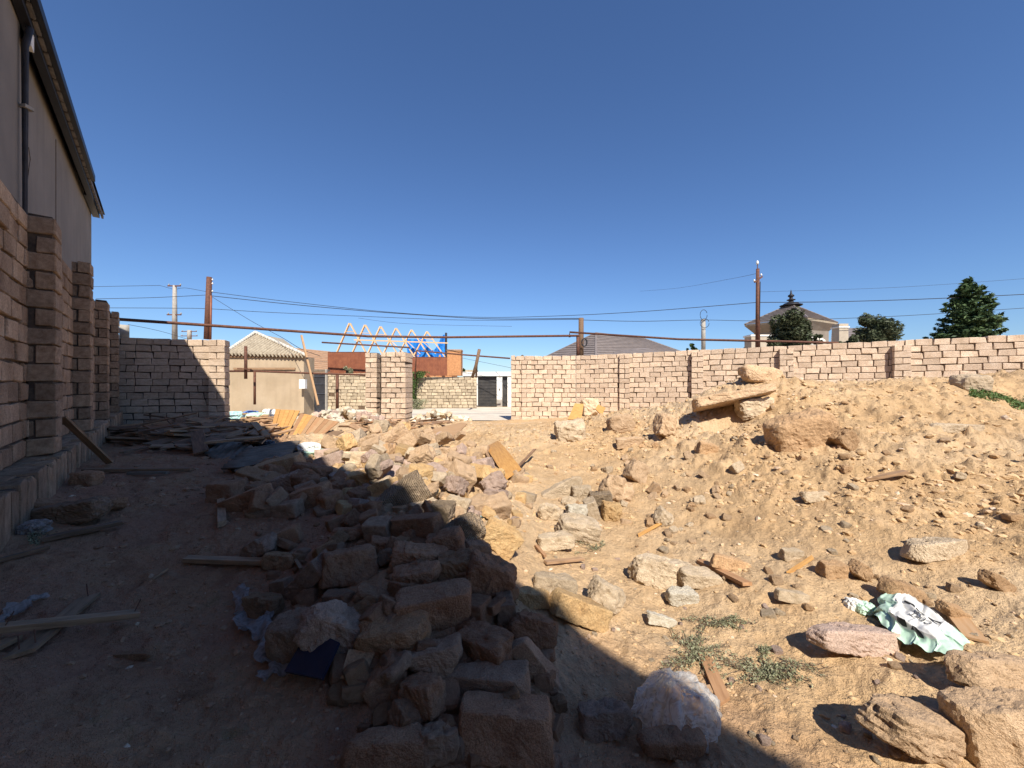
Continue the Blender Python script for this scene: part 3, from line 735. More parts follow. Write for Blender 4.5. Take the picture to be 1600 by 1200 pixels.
ST = [
 # px,py,w,h,kind,mat,yaw,roll,dr,label
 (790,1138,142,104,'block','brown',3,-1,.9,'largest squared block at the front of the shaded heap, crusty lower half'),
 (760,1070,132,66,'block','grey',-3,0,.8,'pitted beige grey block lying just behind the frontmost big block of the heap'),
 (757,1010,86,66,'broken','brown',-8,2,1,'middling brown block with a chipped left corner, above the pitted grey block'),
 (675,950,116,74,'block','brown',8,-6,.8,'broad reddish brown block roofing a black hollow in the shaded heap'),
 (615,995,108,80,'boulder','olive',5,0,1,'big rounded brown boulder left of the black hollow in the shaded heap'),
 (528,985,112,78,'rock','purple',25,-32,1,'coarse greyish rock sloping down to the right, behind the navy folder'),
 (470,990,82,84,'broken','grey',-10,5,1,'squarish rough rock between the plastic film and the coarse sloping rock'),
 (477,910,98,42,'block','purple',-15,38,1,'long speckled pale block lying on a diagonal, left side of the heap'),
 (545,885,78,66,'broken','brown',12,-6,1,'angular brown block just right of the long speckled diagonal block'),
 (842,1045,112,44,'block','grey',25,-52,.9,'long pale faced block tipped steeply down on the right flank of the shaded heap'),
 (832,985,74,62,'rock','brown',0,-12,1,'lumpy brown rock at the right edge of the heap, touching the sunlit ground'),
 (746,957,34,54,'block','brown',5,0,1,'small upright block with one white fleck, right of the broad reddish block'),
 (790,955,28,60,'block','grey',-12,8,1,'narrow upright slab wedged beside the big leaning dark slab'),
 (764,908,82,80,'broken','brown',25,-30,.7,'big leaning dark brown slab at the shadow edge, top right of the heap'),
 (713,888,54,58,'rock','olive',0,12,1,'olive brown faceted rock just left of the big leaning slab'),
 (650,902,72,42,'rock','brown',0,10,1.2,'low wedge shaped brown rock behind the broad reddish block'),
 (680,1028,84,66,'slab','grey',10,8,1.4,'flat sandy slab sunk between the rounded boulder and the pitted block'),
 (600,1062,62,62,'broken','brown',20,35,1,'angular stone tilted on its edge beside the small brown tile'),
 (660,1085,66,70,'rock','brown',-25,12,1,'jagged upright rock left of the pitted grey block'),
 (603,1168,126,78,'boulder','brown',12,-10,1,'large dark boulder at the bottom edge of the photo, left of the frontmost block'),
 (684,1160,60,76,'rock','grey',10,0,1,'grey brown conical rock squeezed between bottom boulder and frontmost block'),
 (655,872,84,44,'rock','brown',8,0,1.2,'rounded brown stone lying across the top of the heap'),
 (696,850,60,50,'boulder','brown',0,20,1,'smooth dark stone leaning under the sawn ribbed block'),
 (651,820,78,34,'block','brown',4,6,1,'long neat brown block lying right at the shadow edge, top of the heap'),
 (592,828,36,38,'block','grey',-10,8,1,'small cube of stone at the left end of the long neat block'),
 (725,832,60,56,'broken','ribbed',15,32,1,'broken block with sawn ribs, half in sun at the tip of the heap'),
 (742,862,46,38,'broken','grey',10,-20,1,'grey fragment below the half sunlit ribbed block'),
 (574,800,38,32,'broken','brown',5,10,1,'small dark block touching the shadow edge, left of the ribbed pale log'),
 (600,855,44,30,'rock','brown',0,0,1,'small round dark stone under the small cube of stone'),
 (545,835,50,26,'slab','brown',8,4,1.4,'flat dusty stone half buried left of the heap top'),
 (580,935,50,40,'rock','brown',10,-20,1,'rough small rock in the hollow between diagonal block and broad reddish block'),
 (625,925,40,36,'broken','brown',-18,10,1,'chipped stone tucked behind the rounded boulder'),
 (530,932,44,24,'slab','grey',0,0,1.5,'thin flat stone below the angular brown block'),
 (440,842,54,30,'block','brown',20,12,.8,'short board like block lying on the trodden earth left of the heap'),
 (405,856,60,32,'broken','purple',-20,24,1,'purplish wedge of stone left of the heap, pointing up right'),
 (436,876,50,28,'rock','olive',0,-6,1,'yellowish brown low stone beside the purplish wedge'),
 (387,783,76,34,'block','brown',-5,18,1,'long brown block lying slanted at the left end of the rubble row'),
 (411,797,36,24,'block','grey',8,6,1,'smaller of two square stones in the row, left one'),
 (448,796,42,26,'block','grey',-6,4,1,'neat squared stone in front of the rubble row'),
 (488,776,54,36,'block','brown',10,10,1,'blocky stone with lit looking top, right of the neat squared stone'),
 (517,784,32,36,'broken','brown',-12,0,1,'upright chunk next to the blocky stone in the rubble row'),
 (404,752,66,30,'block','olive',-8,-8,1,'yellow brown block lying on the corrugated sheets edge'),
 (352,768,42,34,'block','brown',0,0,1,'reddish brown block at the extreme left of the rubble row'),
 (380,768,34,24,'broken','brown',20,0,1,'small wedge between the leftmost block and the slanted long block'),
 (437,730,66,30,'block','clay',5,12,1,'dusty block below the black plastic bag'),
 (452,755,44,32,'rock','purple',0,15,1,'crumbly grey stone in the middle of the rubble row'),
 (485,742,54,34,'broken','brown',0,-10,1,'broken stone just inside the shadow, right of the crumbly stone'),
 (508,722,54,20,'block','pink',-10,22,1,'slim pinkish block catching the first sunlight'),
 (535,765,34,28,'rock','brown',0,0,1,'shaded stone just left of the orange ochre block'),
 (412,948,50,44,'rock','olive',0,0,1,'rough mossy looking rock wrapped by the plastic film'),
 (945,1122,80,62,'rock','purple',5,4,1,'crusty grey rock alone on the shaded ground left of the clear plastic bag'),
 (1052,1160,112,56,'boulder','brown',6,-4,1,'brown stone caught under the clear plastic bag'),
 (630,775,74,44,'broken','ribbed',-8,32,1,'sunlit pale block with sawn ribs leaning up to the right, at the shadow edge'),
 (570,748,54,26,'broken','orange',6,10,1,'orange ochre block at the tip of the shadow'),
 (600,766,38,32,'block','orange',12,20,1,'yellowish cut block beside the orange ochre block'),
 (560,718,46,26,'broken','pale',0,0,1,'pale lump of stone behind the orange ochre block'),
 (607,735,42,24,'slab','pale',0,8,1.3,'flat pale stone behind the sunlit ribbed block'),
 (662,796,40,30,'broken','pale',8,0,1,'pale chunk right of the sunlit ribbed block'),
 (690,800,34,36,'broken','ribbed',-5,-10,1,'small ribbed stone in the sun above the neat brown block'),
 (715,790,34,30,'rock','pale',-5,-10,1,'white crusty lump behind the tip of the heap'),
 (757,740,24,50,'block','pink',3,2,1,'pitted block standing on end beside the curved orange board'),
 (725,724,38,18,'block','pink',3,2,1,'pinkish block lying flat left of the upright pitted block'),
 (692,732,36,22,'rock','beige',3,2,1,'beige stone left of the flat pinkish block'),
 (668,706,28,22,'block','pale',3,2,1,'small pale cube below the big brown board'),
 (697,710,36,22,'rock','beige',3,2,1,'rock in the shade line under the big brown board'),
 (602,708,28,24,'broken','clay',3,12,1,'clay coloured stone standing among the sunlit rubble'),
 (640,688,40,26,'rock','beige',3,12,1,'rounded beige stone left of the big brown board'),
 (618,684,40,28,'broken','beige',3,32,1,'tilted beige fragment in the far rubble'),
 (585,690,50,22,'slab','beige',3,5,1,'broad flat stone in the far rubble in front of the gate pier'),
 (780,838,38,64,'slab','orange',8,55,.5,'yellow wedge slab standing against the right side of the heap'),
 (903,952,90,54,'block','orange',15,-26,1.3,'largest ochre block in the sun right of the heap, its lower left side dark'),
 (831,933,54,30,'rock','orange',0,-4,1,'small rounded ochre stone between the shaded heap and the largest ochre block'),
 (868,912,66,34,'rock','pale',0,-4,1,'pale crusty stone behind the largest ochre block'),
 (948,935,52,56,'slab','pale',0,-20,1,'half buried pale stone right of the largest ochre block'),
 (1036,893,98,50,'rock','pale',6,-14,1,'big pitted pale rock with a dark overhang, middle of the sunlit ground'),
 (1092,902,60,34,'slab','pale',0,-8,1.5,'flat pale stone joined to the right of the big pitted rock'),
 (1066,931,46,28,'rock','white',0,-8,1,'white angular stone just below the big pitted rock'),
 (1033,968,44,22,'slab','white',0,-10,1.4,'thin pale flat stone lying alone below the white angular stone'),
 (903,828,60,44,'layered','pale',8,-20,1,'rugged pale rock undercut by shadow, below the cluster on the slope'),
 (868,845,54,30,'slab','pale',8,6,1.4,'pale flat stone left of the rugged undercut rock'),
 (880,765,66,26,'slab','pale',8,36,.8,'pale slab leaning up to the right, left end of the cluster on the slope'),
 (908,772,28,28,'rock','pale',0,0,1,'round pale stone on top of the cluster on the slope'),
 (901,800,30,26,'rock','white',0,0,1,'whitish stone at the bottom of the cluster, below the leaning slab'),
 (924,795,18,34,'block','pale',0,18,1,'narrow upright stone in the middle of the cluster on the slope'),
 (938,782,32,28,'broken','ribbed',0,0,1,'stone with saw marks in the middle of the cluster on the slope'),
 (956,800,28,30,'rock','orange',0,0,1,'yellowish stone at the lower right of the cluster on the slope'),
 (963,765,44,40,'rock','beige',0,-22,1,'brownish rock at the right end of the cluster on the slope'),
 (860,800,36,26,'rock','pale',0,-22,1,'low pale stone at the lower left of the cluster on the slope'),
 (994,737,28,34,'broken','beige',0,-32,1,'single cut stone sticking out of the slope above the cluster'),
 (1036,810,24,28,'rock','pale',0,-32,1,'small pale upright stone right of the cluster, beside the sliver of wood'),
 (892,676,44,34,'rock','pale',0,8,1,'pale pointed rock near the left foot of the right wall'),
 (970,664,40,30,'boulder','beige',0,8,1,'rounded sandy stone below the right wall'),
 (984,690,42,14,'slab','beige',0,12,1,'crescent shaped sandy slab under the rounded sandy stone'),
 (1040,667,28,36,'rock','beige',0,-22,1,'standing grey brown rock on the slope left of the big overhanging slab'),
 (922,637,24,26,'rock','pale',0,10,1,'lichen coloured rock leaning at the foot of the right wall between two orange boards'),
 (1141,622,112,17,'slab','beige',-14,17,3.6,'great flat slab jutting out of the mound crest with black shade beneath'),
 (1177,637,50,28,'rock','pale',0,12,1,'pale rock propping the great flat slab on its right'),
 (1187,587,64,24,'boulder','beige',0,-6,1,'oblong stone sitting on the very top of the mound against the wall'),
 (1256,685,94,76,'boulder','clay',0,24,.6,'largest smooth boulder sunk in the mound face, dark left edge'),
 (1319,686,26,26,'rock','clay',0,-38,1,'small dark stone just right of the largest smooth boulder'),
 (1104,701,28,18,'rock','clay',0,-18,1,'small brown stone below the great flat slab'),
 (1273,776,40,17,'rock','pale',0,4,1,'bright little cobble below the largest smooth boulder'),
 (1323,733,16,12,'rock','clay',0,4,1,'brown pebble sized stone left of the lone board on the mound'),
 (1487,669,78,15,'slab','pale',0,3,2,'thin pale slab lying on the right flank of the mound with a thin black shadow'),
 (1455,857,86,36,'slab','pale',0,8,1.4,'pale flaky flat stone low on the right part of the slope'),
 (1434,848,22,14,'rock','clay',0,0,1,'little brown stone touching the left of the pale flaky stone'),
 (1300,889,36,28,'rock','clay',0,0,1,'reddish brown cone shaped stone above the cement sack'),
 (1346,894,28,30,'slab','clay',0,-30,1,'tilted brown stone right of the reddish cone shaped one'),
 (1236,932,46,22,'block','pale',0,-16,1,'small pale brick like stone right of the buried plank'),
 (1140,880,62,24,'slab','clay',0,-20,1,'brown crooked stone touching the buried plank'),
 (1334,1000,152,54,'layered','pink',12,-16,1.1,'long pitted slab lying in front of the green and white sack'),
 (1436,1142,186,100,'layered','beige',14,-26,1.1,'massive layered block at the bottom right'),
 (1560,1052,160,76,'boulder','beige',10,-15,1,'large smooth sandstone block at the right edge, touching the sack'),
 (1568,1140,125,130,'broken','beige',-12,10,.8,'great square block in the bottom right corner'),
 (1518,600,44,26,'boulder','pale',0,0,1,'pale boulder where the two mounds meet near the right wall'),
 (1558,912,46,26,'slab','clay',0,-32,1,'flat brown stone buried in the slope near the right edge'),
 (1410,925,60,40,'boulder','clay',0,-20,1,'clay lump half buried behind the cement sack'),
 (1490,958,44,26,'slab','clay',0,-30,1,'flat clay stone buried right behind the sack'),
 (1236,866,30,20,'rock','pale',0,0,1,'pale stone in the middle of the lower slope'),
 (1212,905,16,16,'rock','beige',0,0,1,'small stone close above the little pale brick like stone'),
 (134,748,42,26,'boulder','brown',0,0,1,'round dark stone at the foot of the left wall'),
 (118,800,92,40,'rock','plank_dark',4,4,1.2,'long black lump of rubble lying near the left wall'),
 (60,792,70,26,'layered','brown',4,-6,1.2,'dark crumbling lump against the left plinth above the whitish bag'),
 (165,790,50,22,'rock','brown',0,8,1.2,'dark lump of earth right of the long black lump'),
 (205,1024,60,14,'rock','brown',0,6,1,'thin dark stone alone on the trodden earth'),
]
for (px, py, w, h, kind, mat, yaw, roll, dr, lab) in ST:
    nm = {'block':'limestone_block','broken':'broken_block','rock':'rock','boulder':'boulder','slab':'stone_slab','layered':'layered_rock'}[kind]
    cat = {'block':'stone block','broken':'stone block','rock':'rock','boulder':'boulder','slab':'stone slab','layered':'rock'}[kind]
    stone(px, py, w*1.04, h*1.12, kind, mat, lab, yaw=yaw+(random.choice((-1, 1))*random.uniform(8, 30) if kind in ('block', 'broken') and w < 125 and 480 < px < 870 else 0), roll=roll+random.uniform(-6, 6), dr=dr, pitch=random.uniform(-16, 12), name=nm, cat=cat)

MARKS = [(px, py, lab.split(',')[0]) for (px, py, w, h, kind, mat, yaw, roll, dr, lab) in ST if len(lab.split(',')[0].split()) <= 8 and w*h > 700]
TONE = dict(beige='sandy', pale='pale', pink='pinkish', orange='ochre', brown='brown', grey='grey', olive='olive brown', clay='clay brown', white='whitish', ribbed='sawn')
SHAPE = dict(block='blocky', rock='angular', slab='flat')
def near(px, py):
    px2, py2, lab = min(MARKS, key=lambda m: (m[0]-px)**2+(2*(m[1]-py))**2)
    dx, dy = px-px2, py-py2
    w_ = ('right of' if dx > 0 else 'left of') if abs(dx) > 1.3*abs(dy) else ('below' if dy > 0 else 'above')
    return w_+' the '+lab
USED = {}
def unique(lab):
    USED[lab] = USED.get(lab, 0)+1; return lab
# scattered smaller stones of a kind
def scatter(n, region, size, mats, kinds, label, group, name, cat, seed, lift=0.0, big=False):
    r = random.Random(seed); k = 0; tries = 0
    while k < n and tries < n*30:
        tries += 1
        px, py = region(r)
        D = gd(px, py); v = P(px, py, D)
        sz = size(r)*(0.75+0.25*min(D, 9)/3 if D < 9 else 1.5)
        kd = r.choice(kinds); mt = r.choice(mats)
        asp = (r.choice([.6,.8,1.0]), r.choice([.4,.6,.8]))
        me = stone_mesh({'block':'block','rock':'rock','slab':'slab'}[kd] if r.random() < .6 else 'broken', r.randrange(5), mt, asp) if big else stone_mesh_small(kd, r.randrange(4), mt, asp)
        o = bpy.data.objects.new(name, me); COL.objects.link(o)
        o.location = (v.x, v.y, v.z+sz*asp[1]*.18+r.uniform(0, lift)); o.scale = (sz,)*3
        o.rotation_euler = (r.uniform(-.4,.4), r.uniform(-.4,.4), r.uniform(0, 6.28))
        if big: o.rotation_euler = (r.uniform(-.6,.6), r.uniform(-.7,.7), r.uniform(0, 6.28))
        if seed == 5: lb = label
        else: lb = ('small ' if sz < .09 else 'medium ')+TONE[mt]+' '+SHAPE[kd]+' '+cat.split()[-1]+' '+near(px, py)
        lb = ' '.join(lb.split()[:16])
        if seed != 5 and lb in USED and tries < n*25: bpy.data.objects.remove(o); continue
        unique(lb); tag(o, lb, cat, group); k += 1
SS = {}
def stone_mesh_small(kind, variant, mat, a):
    k = (kind, variant, mat, a)
    if k not in SS:
        par = dict(block=dict(q=20, cuts=3, rough=.03), rock=dict(q=8, cuts=6, rough=.07), slab=dict(q=12, cuts=5, rough=.06))[kind]
        v, f = polystone(500+variant*13+len(mat), (1.0, a[0], a[1]), n=4, cutd=.68, **par); SS[k] = np_mesh(kind+'_chunk', v, f, M[mat])
    return SS[k]
def poly_region(poly):
    xs = [p[0] for p in poly]; ys = [p[1] for p in poly]
    def inside(x, y):
        c = False; j = len(poly)-1
        for i in range(len(poly)):
            (xi, yi), (xj, yj) = poly[i], poly[j]
            if (yi > y) != (yj > y) and x < (xj-xi)*(y-yi)/(yj-yi)+xi: c = not c
            j = i
        return c
    def f(r):
        while True:
            x, y = r.uniform(min(xs), max(xs)), r.uniform(min(ys), max(ys))
            if inside(x, y): return x, y
    return f
HEAP = [(560,790),(640,800),(730,830),(800,890),(830,960),(870,1050),(850,1150),(700,1190),(590,1150),(540,1040),(480,960),(440,880),(520,830)]
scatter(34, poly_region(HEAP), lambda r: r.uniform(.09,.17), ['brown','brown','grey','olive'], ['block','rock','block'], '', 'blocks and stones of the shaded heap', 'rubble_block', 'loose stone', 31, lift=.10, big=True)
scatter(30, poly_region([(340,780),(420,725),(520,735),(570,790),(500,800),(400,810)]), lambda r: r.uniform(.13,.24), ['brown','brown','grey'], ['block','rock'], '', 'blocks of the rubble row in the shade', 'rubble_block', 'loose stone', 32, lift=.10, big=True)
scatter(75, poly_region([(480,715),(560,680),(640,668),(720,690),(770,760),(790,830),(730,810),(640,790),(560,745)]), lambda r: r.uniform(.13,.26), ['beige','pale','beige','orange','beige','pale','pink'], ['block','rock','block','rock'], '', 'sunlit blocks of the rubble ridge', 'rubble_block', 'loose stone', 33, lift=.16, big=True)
scatter(40, poly_region([(840,740),(960,700),(1120,690),(1180,760),(1060,820),(900,840)]), lambda r: r.uniform(.05,.13), ['beige','pale','clay','beige'], ['rock','slab'], '', 'stones half buried in the centre slope', 'slope_stone', 'stone', 34, big=True)
scatter(190, poly_region([(440,735),(520,690),(640,665),(760,700),(840,760),(800,860),(700,800),(600,800),(520,800)]), lambda r: r.uniform(.07,.20),
        ['beige','pale','pink','beige','orange'], ['block','rock','slab'], 'small sunlit limestone fragment in the rubble between the shaded heap and the gate', 'sunlit rubble fragments', 'stone_fragment', 'stone fragment', 1)
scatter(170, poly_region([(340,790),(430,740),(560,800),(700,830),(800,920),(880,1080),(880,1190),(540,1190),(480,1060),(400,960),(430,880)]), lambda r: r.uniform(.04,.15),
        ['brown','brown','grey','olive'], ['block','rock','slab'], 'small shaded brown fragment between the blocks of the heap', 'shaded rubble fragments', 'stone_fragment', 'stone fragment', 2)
scatter(170, poly_region([(840,690),(1000,650),(1120,650),(1300,620),(1590,660),(1590,1000),(1200,960),(980,860),(860,800)]), lambda r: .02+.07*r.random()**2.5,
        ['clay','beige','beige','pale'], ['rock','slab'], 'small stone stuck in the face of the sand mound', 'small stones on the sand mound', 'small_stone', 'stone', 3)
scatter(60, poly_region([(830,860),(1000,850),(1230,960),(1500,1060),(1420,1190),(1200,1190),(960,1010),(860,960)]), lambda r: .02+.05*r.random()**2,
        ['pale','beige','pink'], ['rock','slab'], 'small stone on the flat sunlit ground in front of the mound', 'small stones on the flat sandy ground', 'small_stone', 'stone', 4)
scatter(60, poly_region([(480,632),(568,612),(570,655),(530,662),(430,640)]), lambda r: r.uniform(.16,.30)/1.5,
        ['white','white','pale'], ['block','rock'], 'white rubble stone heaped left of the gate pier', 'white stone heap left of the gate pier', 'rubble_stone', 'stone', 5)
# the two pale heaps by the gate are piled: stack them up
def heap(cx, cy, D, rx, ry, hh, n, mats, label, group, seed, sz=(.16,.3)):
    r = random.Random(seed); c = P(cx, cy, D)
    for i in range(n):
        a = r.uniform(0, 6.28); q = math.sqrt(r.random()); x = c.x+rx*q*math.cos(a); y = D+ry*q*math.sin(a)
        z = float(H(x, y)[0])+hh*(1-q*q)*r.uniform(.55, 1); s_ = r.uniform(*sz)
        o = bpy.data.objects.new('rubble_stone', stone_mesh_small(r.choice(['block','rock']), r.randrange(4), r.choice(mats), (.8,.6))); COL.objects.link(o)
        o.location = (x, y, z); o.scale = (s_,)*3; o.rotation_euler = (r.uniform(-1,1), r.uniform(-1,1), r.uniform(0,6)); tag(o, label, 'stone', group)
heap(688, 658, 15.6, 1.25, .5, .45, 60, ['white','white','pale'], 'greenish white stone piled in the gateway right of the gate pier', 'white stone heap in the gateway', 21)
heap(545, 640, 13.4, 1.4, .6, .5, 75, ['white','pale','pink'], 'whitish stone of the pile against the left side of the gate pier', 'whitish stones beside the gate pier', 22)
heap(450, 640, 14.2, 1.8, .6, .45, 60, ['white','pale'], 'whitish stone in the low heap in front of the tan house', 'whitish stones in front of the tan house', 23)

# clods, crumbs and gravel: nobody could count them
def clods():
    n = 60000
    ico = bmesh.new(); bmesh.ops.create_icosphere(ico, subdivisions=1, radius=1.0)
    iv = np.array([v.co[:] for v in ico.verts]); fi = np.array([[v.index for v in f.verts] for f in ico.faces]); ico.free()
    th = np.radians(RNG.uniform(-62, 62, n*2)); r = np.exp(RNG.uniform(math.log(1.0), math.log(15.5), n*2))
    x = np.sin(th)*r; y = np.cos(th)*r
    p = 0.737*x+0.676*y
    h, o = base_h(x, y); e = smooth(1.9, .9, p)
    w = (0.20+0.80*smooth(.12, .5, h*(1-e)))*(o < .3)*(p > -.75)
    cl = np.clip(.75+.8*fbm(np.stack([x*1.7, y*1.7, x*0], 1), 3, 60), .15, 1.4)
    ok = RNG.random(n*2) < w*cl
    x, y, r = x[ok][:n], y[ok][:n], r[ok][:n]; n = len(x)
    z = H(x, y); em = shade_tone_mask(x, y)
    sz = (0.003+0.020*RNG.random(n)**5.0)*np.clip(r/3.2, .6, 2.1)
    sc = np.stack([sz*RNG.uniform(.8,1.6,n), sz*RNG.uniform(.8,1.3,n), sz*RNG.uniform(.45,.95,n)], 1)
    a = RNG.uniform(0, 6.28, n); ca, sa = np.cos(a), np.sin(a)
    V = iv[None]*(1+RNG.uniform(-.28,.28,(n, len(iv), 1)))*sc[:, None]
    Vx = V[:, :, 0]*ca[:, None]-V[:, :, 1]*sa[:, None]; Vy = V[:, :, 0]*sa[:, None]+V[:, :, 1]*ca[:, None]
    V = np.stack([Vx+x[:, None], Vy+y[:, None], V[:, :, 2]+(z-sz*.1)[:, None]], 2).reshape(-1, 3)
    Fm = (fi[None]+(np.arange(n)*len(iv))[:, None, None]).reshape(-1, 3)
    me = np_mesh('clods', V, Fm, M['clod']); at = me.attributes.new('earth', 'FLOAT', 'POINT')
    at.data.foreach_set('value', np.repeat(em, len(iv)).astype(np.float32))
    tag(link('soil_clods', me), 'sand coloured clods and gravel strewn over the ground and mound', 'gravel', kind='stuff')
clods()

# ------------------------------------------------------------------ boards and planks
def board_mesh(L, Wd, T, seed, bend=0.0, ragged=0.0, n=10):
    r = random.Random(seed); vs, fs = [], []
    o1, o2 = r.uniform(-ragged, ragged), r.uniform(-ragged, ragged)
    for i in range(n+1):
        t = i/n; x = -L/2+L*t; zz = bend*(1-(2*t-1)**2)
        for j, (y, z) in enumerate(((-Wd/2,-T/2),(Wd/2,-T/2),(Wd/2,T/2),(-Wd/2,T/2))):
            xx = x
            if i == 0: xx += (o1 if y < 0 else -o1)
            if i == n: xx += (o2 if y < 0 else -o2)
            vs.append((xx, y*(1+r.uniform(-.02,.02)), z+zz))
    for i in range(n):
        a = i*4
        for k in range(4): fs.append((a+k, a+(k+1) % 4, a+4+(k+1) % 4, a+4+k))
    fs += [(3,2,1,0), tuple(n*4+k for k in range(4))]
    return vs, fs
def plank(a, b, w, T, mat, label, seed=0, bend=0, ragged=.02, tilt=0, name='plank', cat='plank', group=None, nails=0):
    """board from a to b; when it has nails it is an Empty with board and nails as parts"""
    a, b = Vector(a), Vector(b); d = b-a; L = d.length; x = d.normalized()
    y = Vector((0,0,1)).cross(x); y.normalize(); z = x.cross(y)
    Rm = Matrix((x, y, z)).transposed() @ Matrix.Rotation(tilt, 3, 'X')
    vs, fs = board_mesh(L, w, T, seed, bend, ragged)
    me = bpy.data.meshes.new('plank'); me.from_pydata(vs, [], fs); me.materials.append(M[mat])
    o = bpy.data.objects.new(name if not nails else 'board', me); COL.objects.link(o)
    if not nails:
        o.location = (a+b)/2; o.rotation_euler = Rm.to_euler(); return tag(o, label, cat, group)
    e = empty(name, (a+b)/2, label, cat, group); e.rotation_euler = Rm.to_euler(); o.parent = e
    for k in range(nails):
        nm = MB().tube([(L*(.5-.06)*(1 if k % 2 else -1)+.02*k, w*.2*(1-k % 3), T/2), (L*(.5-.06)*(1 if k % 2 else -1)+.02*k+.01, w*.2*(1-k % 3)+.01, T/2+.06)], .0025, 5)
        me2 = bpy.data.meshes.new('nail'); me2.from_pydata(nm.v, [], nm.f); me2.materials.append(M['rust'])
        q = bpy.data.objects.new('nail', me2); COL.objects.link(q); q.parent = e
    return e
def gp2(px, py, up=0.02): v = G(px, py); v.z += up; return v
plank(gp2(-30,1008,.07), gp2(214,976,.06), .055, .03, 'plank', 'long narrow plank with nails lying across another at the bottom left', 1, nails=3)
plank(gp2(30,1030,.02), gp2(140,940,.03), .085, .018, 'plank', 'short wide plank with nails under the long narrow plank', 2, nails=4)
plank(gp2(-20,1025,.02), gp2(22,1004,.02), .06, .02, 'plank', 'stub of a plank cut off by the left edge of the photo', 3)
plank(P(97,652,4.6), gp2(172,727,.03), .10, .022, 'plank', 'plank propped against the left wall', 4)
plank(gp2(290,880,.03), gp2(412,884,.03), .06, .03, 'plank', 'narrow board on the trodden earth pointing at the heap', 5)
plank(gp2(345,787,.03), gp2(347,824,.03), .06, .05, 'plank', 'short squared timber end beside the rubble row', 6)
plank(gp2(130,739,.03), gp2(300,737,.03), .05, .04, 'plank_dark', 'dark bar lying across the path in the shade', 7)
plank(gp2(200,742,.02), gp2(262,741,.02), .035, .03, 'corr', 'short pale tube lying in front of the dark bar', 7, name='tube', cat='tube')
plank(gp2(1102,1032,.02), gp2(1132,1103,.02), .07, .02, 'wood_brown', 'reddish brown board stub between the weeds', 8, ragged=.03)
plank(gp2(1088,1088,.02), gp2(1118,1082,.02), .05, .015, 'hardboard', 'pale offcut of wood poking out behind the clear plastic bag', 9)
plank(gp2(1094,878,.01), gp2(1168,921,.04), .075, .025, 'wood_brown', 'orange brown plank half buried at the foot of the slope', 10)
plank(gp2(1352,749,.0), gp2(1416,744,.05), .09, .03, 'plank', 'lone grey board sticking out of the mound face', 11)
plank(gp2(852,884,.03), gp2(910,880,.04), .05, .02, 'plank', 'thin grey slat on the sunlit ground above the ochre block', 12)
plank(gp2(838,858,.03), gp2(852,876,.04), .03, .02, 'wood_brown', 'small reddish stick end near the thin grey slat', 13)
plank(gp2(997,838,.01), gp2(1032,822,.03), .04, .012, 'wood_orange', 'orange sliver of wood on the slope', 14)
plank(gp2(1234,896,.01), gp2(1270,874,.02), .03, .012, 'wood_orange', 'thin orange strip buried on the lower slope', 15)
plank(gp2(1480,945,.01), gp2(1525,1005,.02), .10, .015, 'hardboard', 'tan board buried along the top of the cement sack', 16)
plank(gp2(806,738,.05), gp2(836,718,.18), .04, .02, 'plank_dark', 'dark stick poking up right of the curved orange board', 17)
# curved orange board over the hollow
o = plank(gp2(768,702,.10), gp2(803,752,.10), .26, .012, 'wood_orange', 'curved orange wooden panel propped over a dark hollow', 18, bend=.10, ragged=.05, tilt=.5, name='timber_sheet', cat='panel')
plank(gp2(757,706,.06), gp2(781,755,.04), .05, .02, 'plank', 'grey batten along the underside of the curved orange panel', 19)
plank(gp2(-5,884,.03), gp2(74,862,.03), .03, .025, 'plank_dark', 'dark stick lying left of the trodden path near the wall', 71)
plank(gp2(70,846,.02), gp2(188,826,.05), .07, .03, 'plank_dark', 'blackened board lying on the earth in front of the long black lump', 72)
plank(gp2(240,905,.01), gp2(262,895,.03), .02, .012, 'plank', 'short splinter on the path left of the narrow board', 73)
plank(gp2(255,650+45,.03), gp2(190,712,.05), .06, .03, 'plank_dark', 'dark lath on the ground at the left end of the wood heap', 74)
plank(gp2(470,900,.05), gp2(455,872,.04), .02, .012, 'plank', 'short splinter beside the long speckled diagonal block', 75)
# big hardboard sheet
def sheet(pts, T, mat, label, name='board', cat='board'):
    pts = [Vector(p) for p in pts]; n_ = (pts[1]-pts[0]).cross(pts[2]-pts[0]).normalized()*T; k = len(pts)
    fs = [tuple(range(k)), tuple(reversed(range(k, 2*k)))]+[(i, (i+1) % k, (i+1) % k+k, i+k) for i in range(k)]
    return tag(MB().add(pts+[p-n_ for p in pts], fs).build(name, M[mat]), label, cat)
sheet([P(640,688,8.0), P(668,698,7.6), P(708,684,8.1), P(730,662,9.4), P(722,660,9.6), P(676,670,9.0)], .02, 'hardboard', 'large brown hardboard sheet propped up over the rubble in front of the gateway')
# orange wall panels lying in the rubble: two boards, each of strips
def panel(p0, p1, p2, p3, n, mats, label):
    e = empty('timber_boarding', p0, label, 'boarding')
    p0, p1, p2, p3 = map(Vector, (p0, p1, p2, p3)); nn = (p1-p0).cross(p3-p0).normalized()
    for i in range(n):
        t0, t1 = i/n, (i+.95)/n; k = nn*random.uniform(0, .012)
        q = [p0.lerp(p1, t0), p0.lerp(p1, t1), p3.lerp(p2, t1), p3.lerp(p2, t0)]
        q = [v+k for v in q]
        MB().add(q+[v-nn*.02 for v in q], [(0,1,2,3),(7,6,5,4),(0,4,5,1),(1,5,6,2),(2,6,7,3),(3,7,4,0)]).build('board', M[random.choice(mats)], e)
panel(P(431,640,10.2), P(469,642,10.1), P(444,690,8.7), P(421,686,8.9), 5, ['wood_orange'], 'left one of the two orange boarded panels lying on the rubble, tilted left')
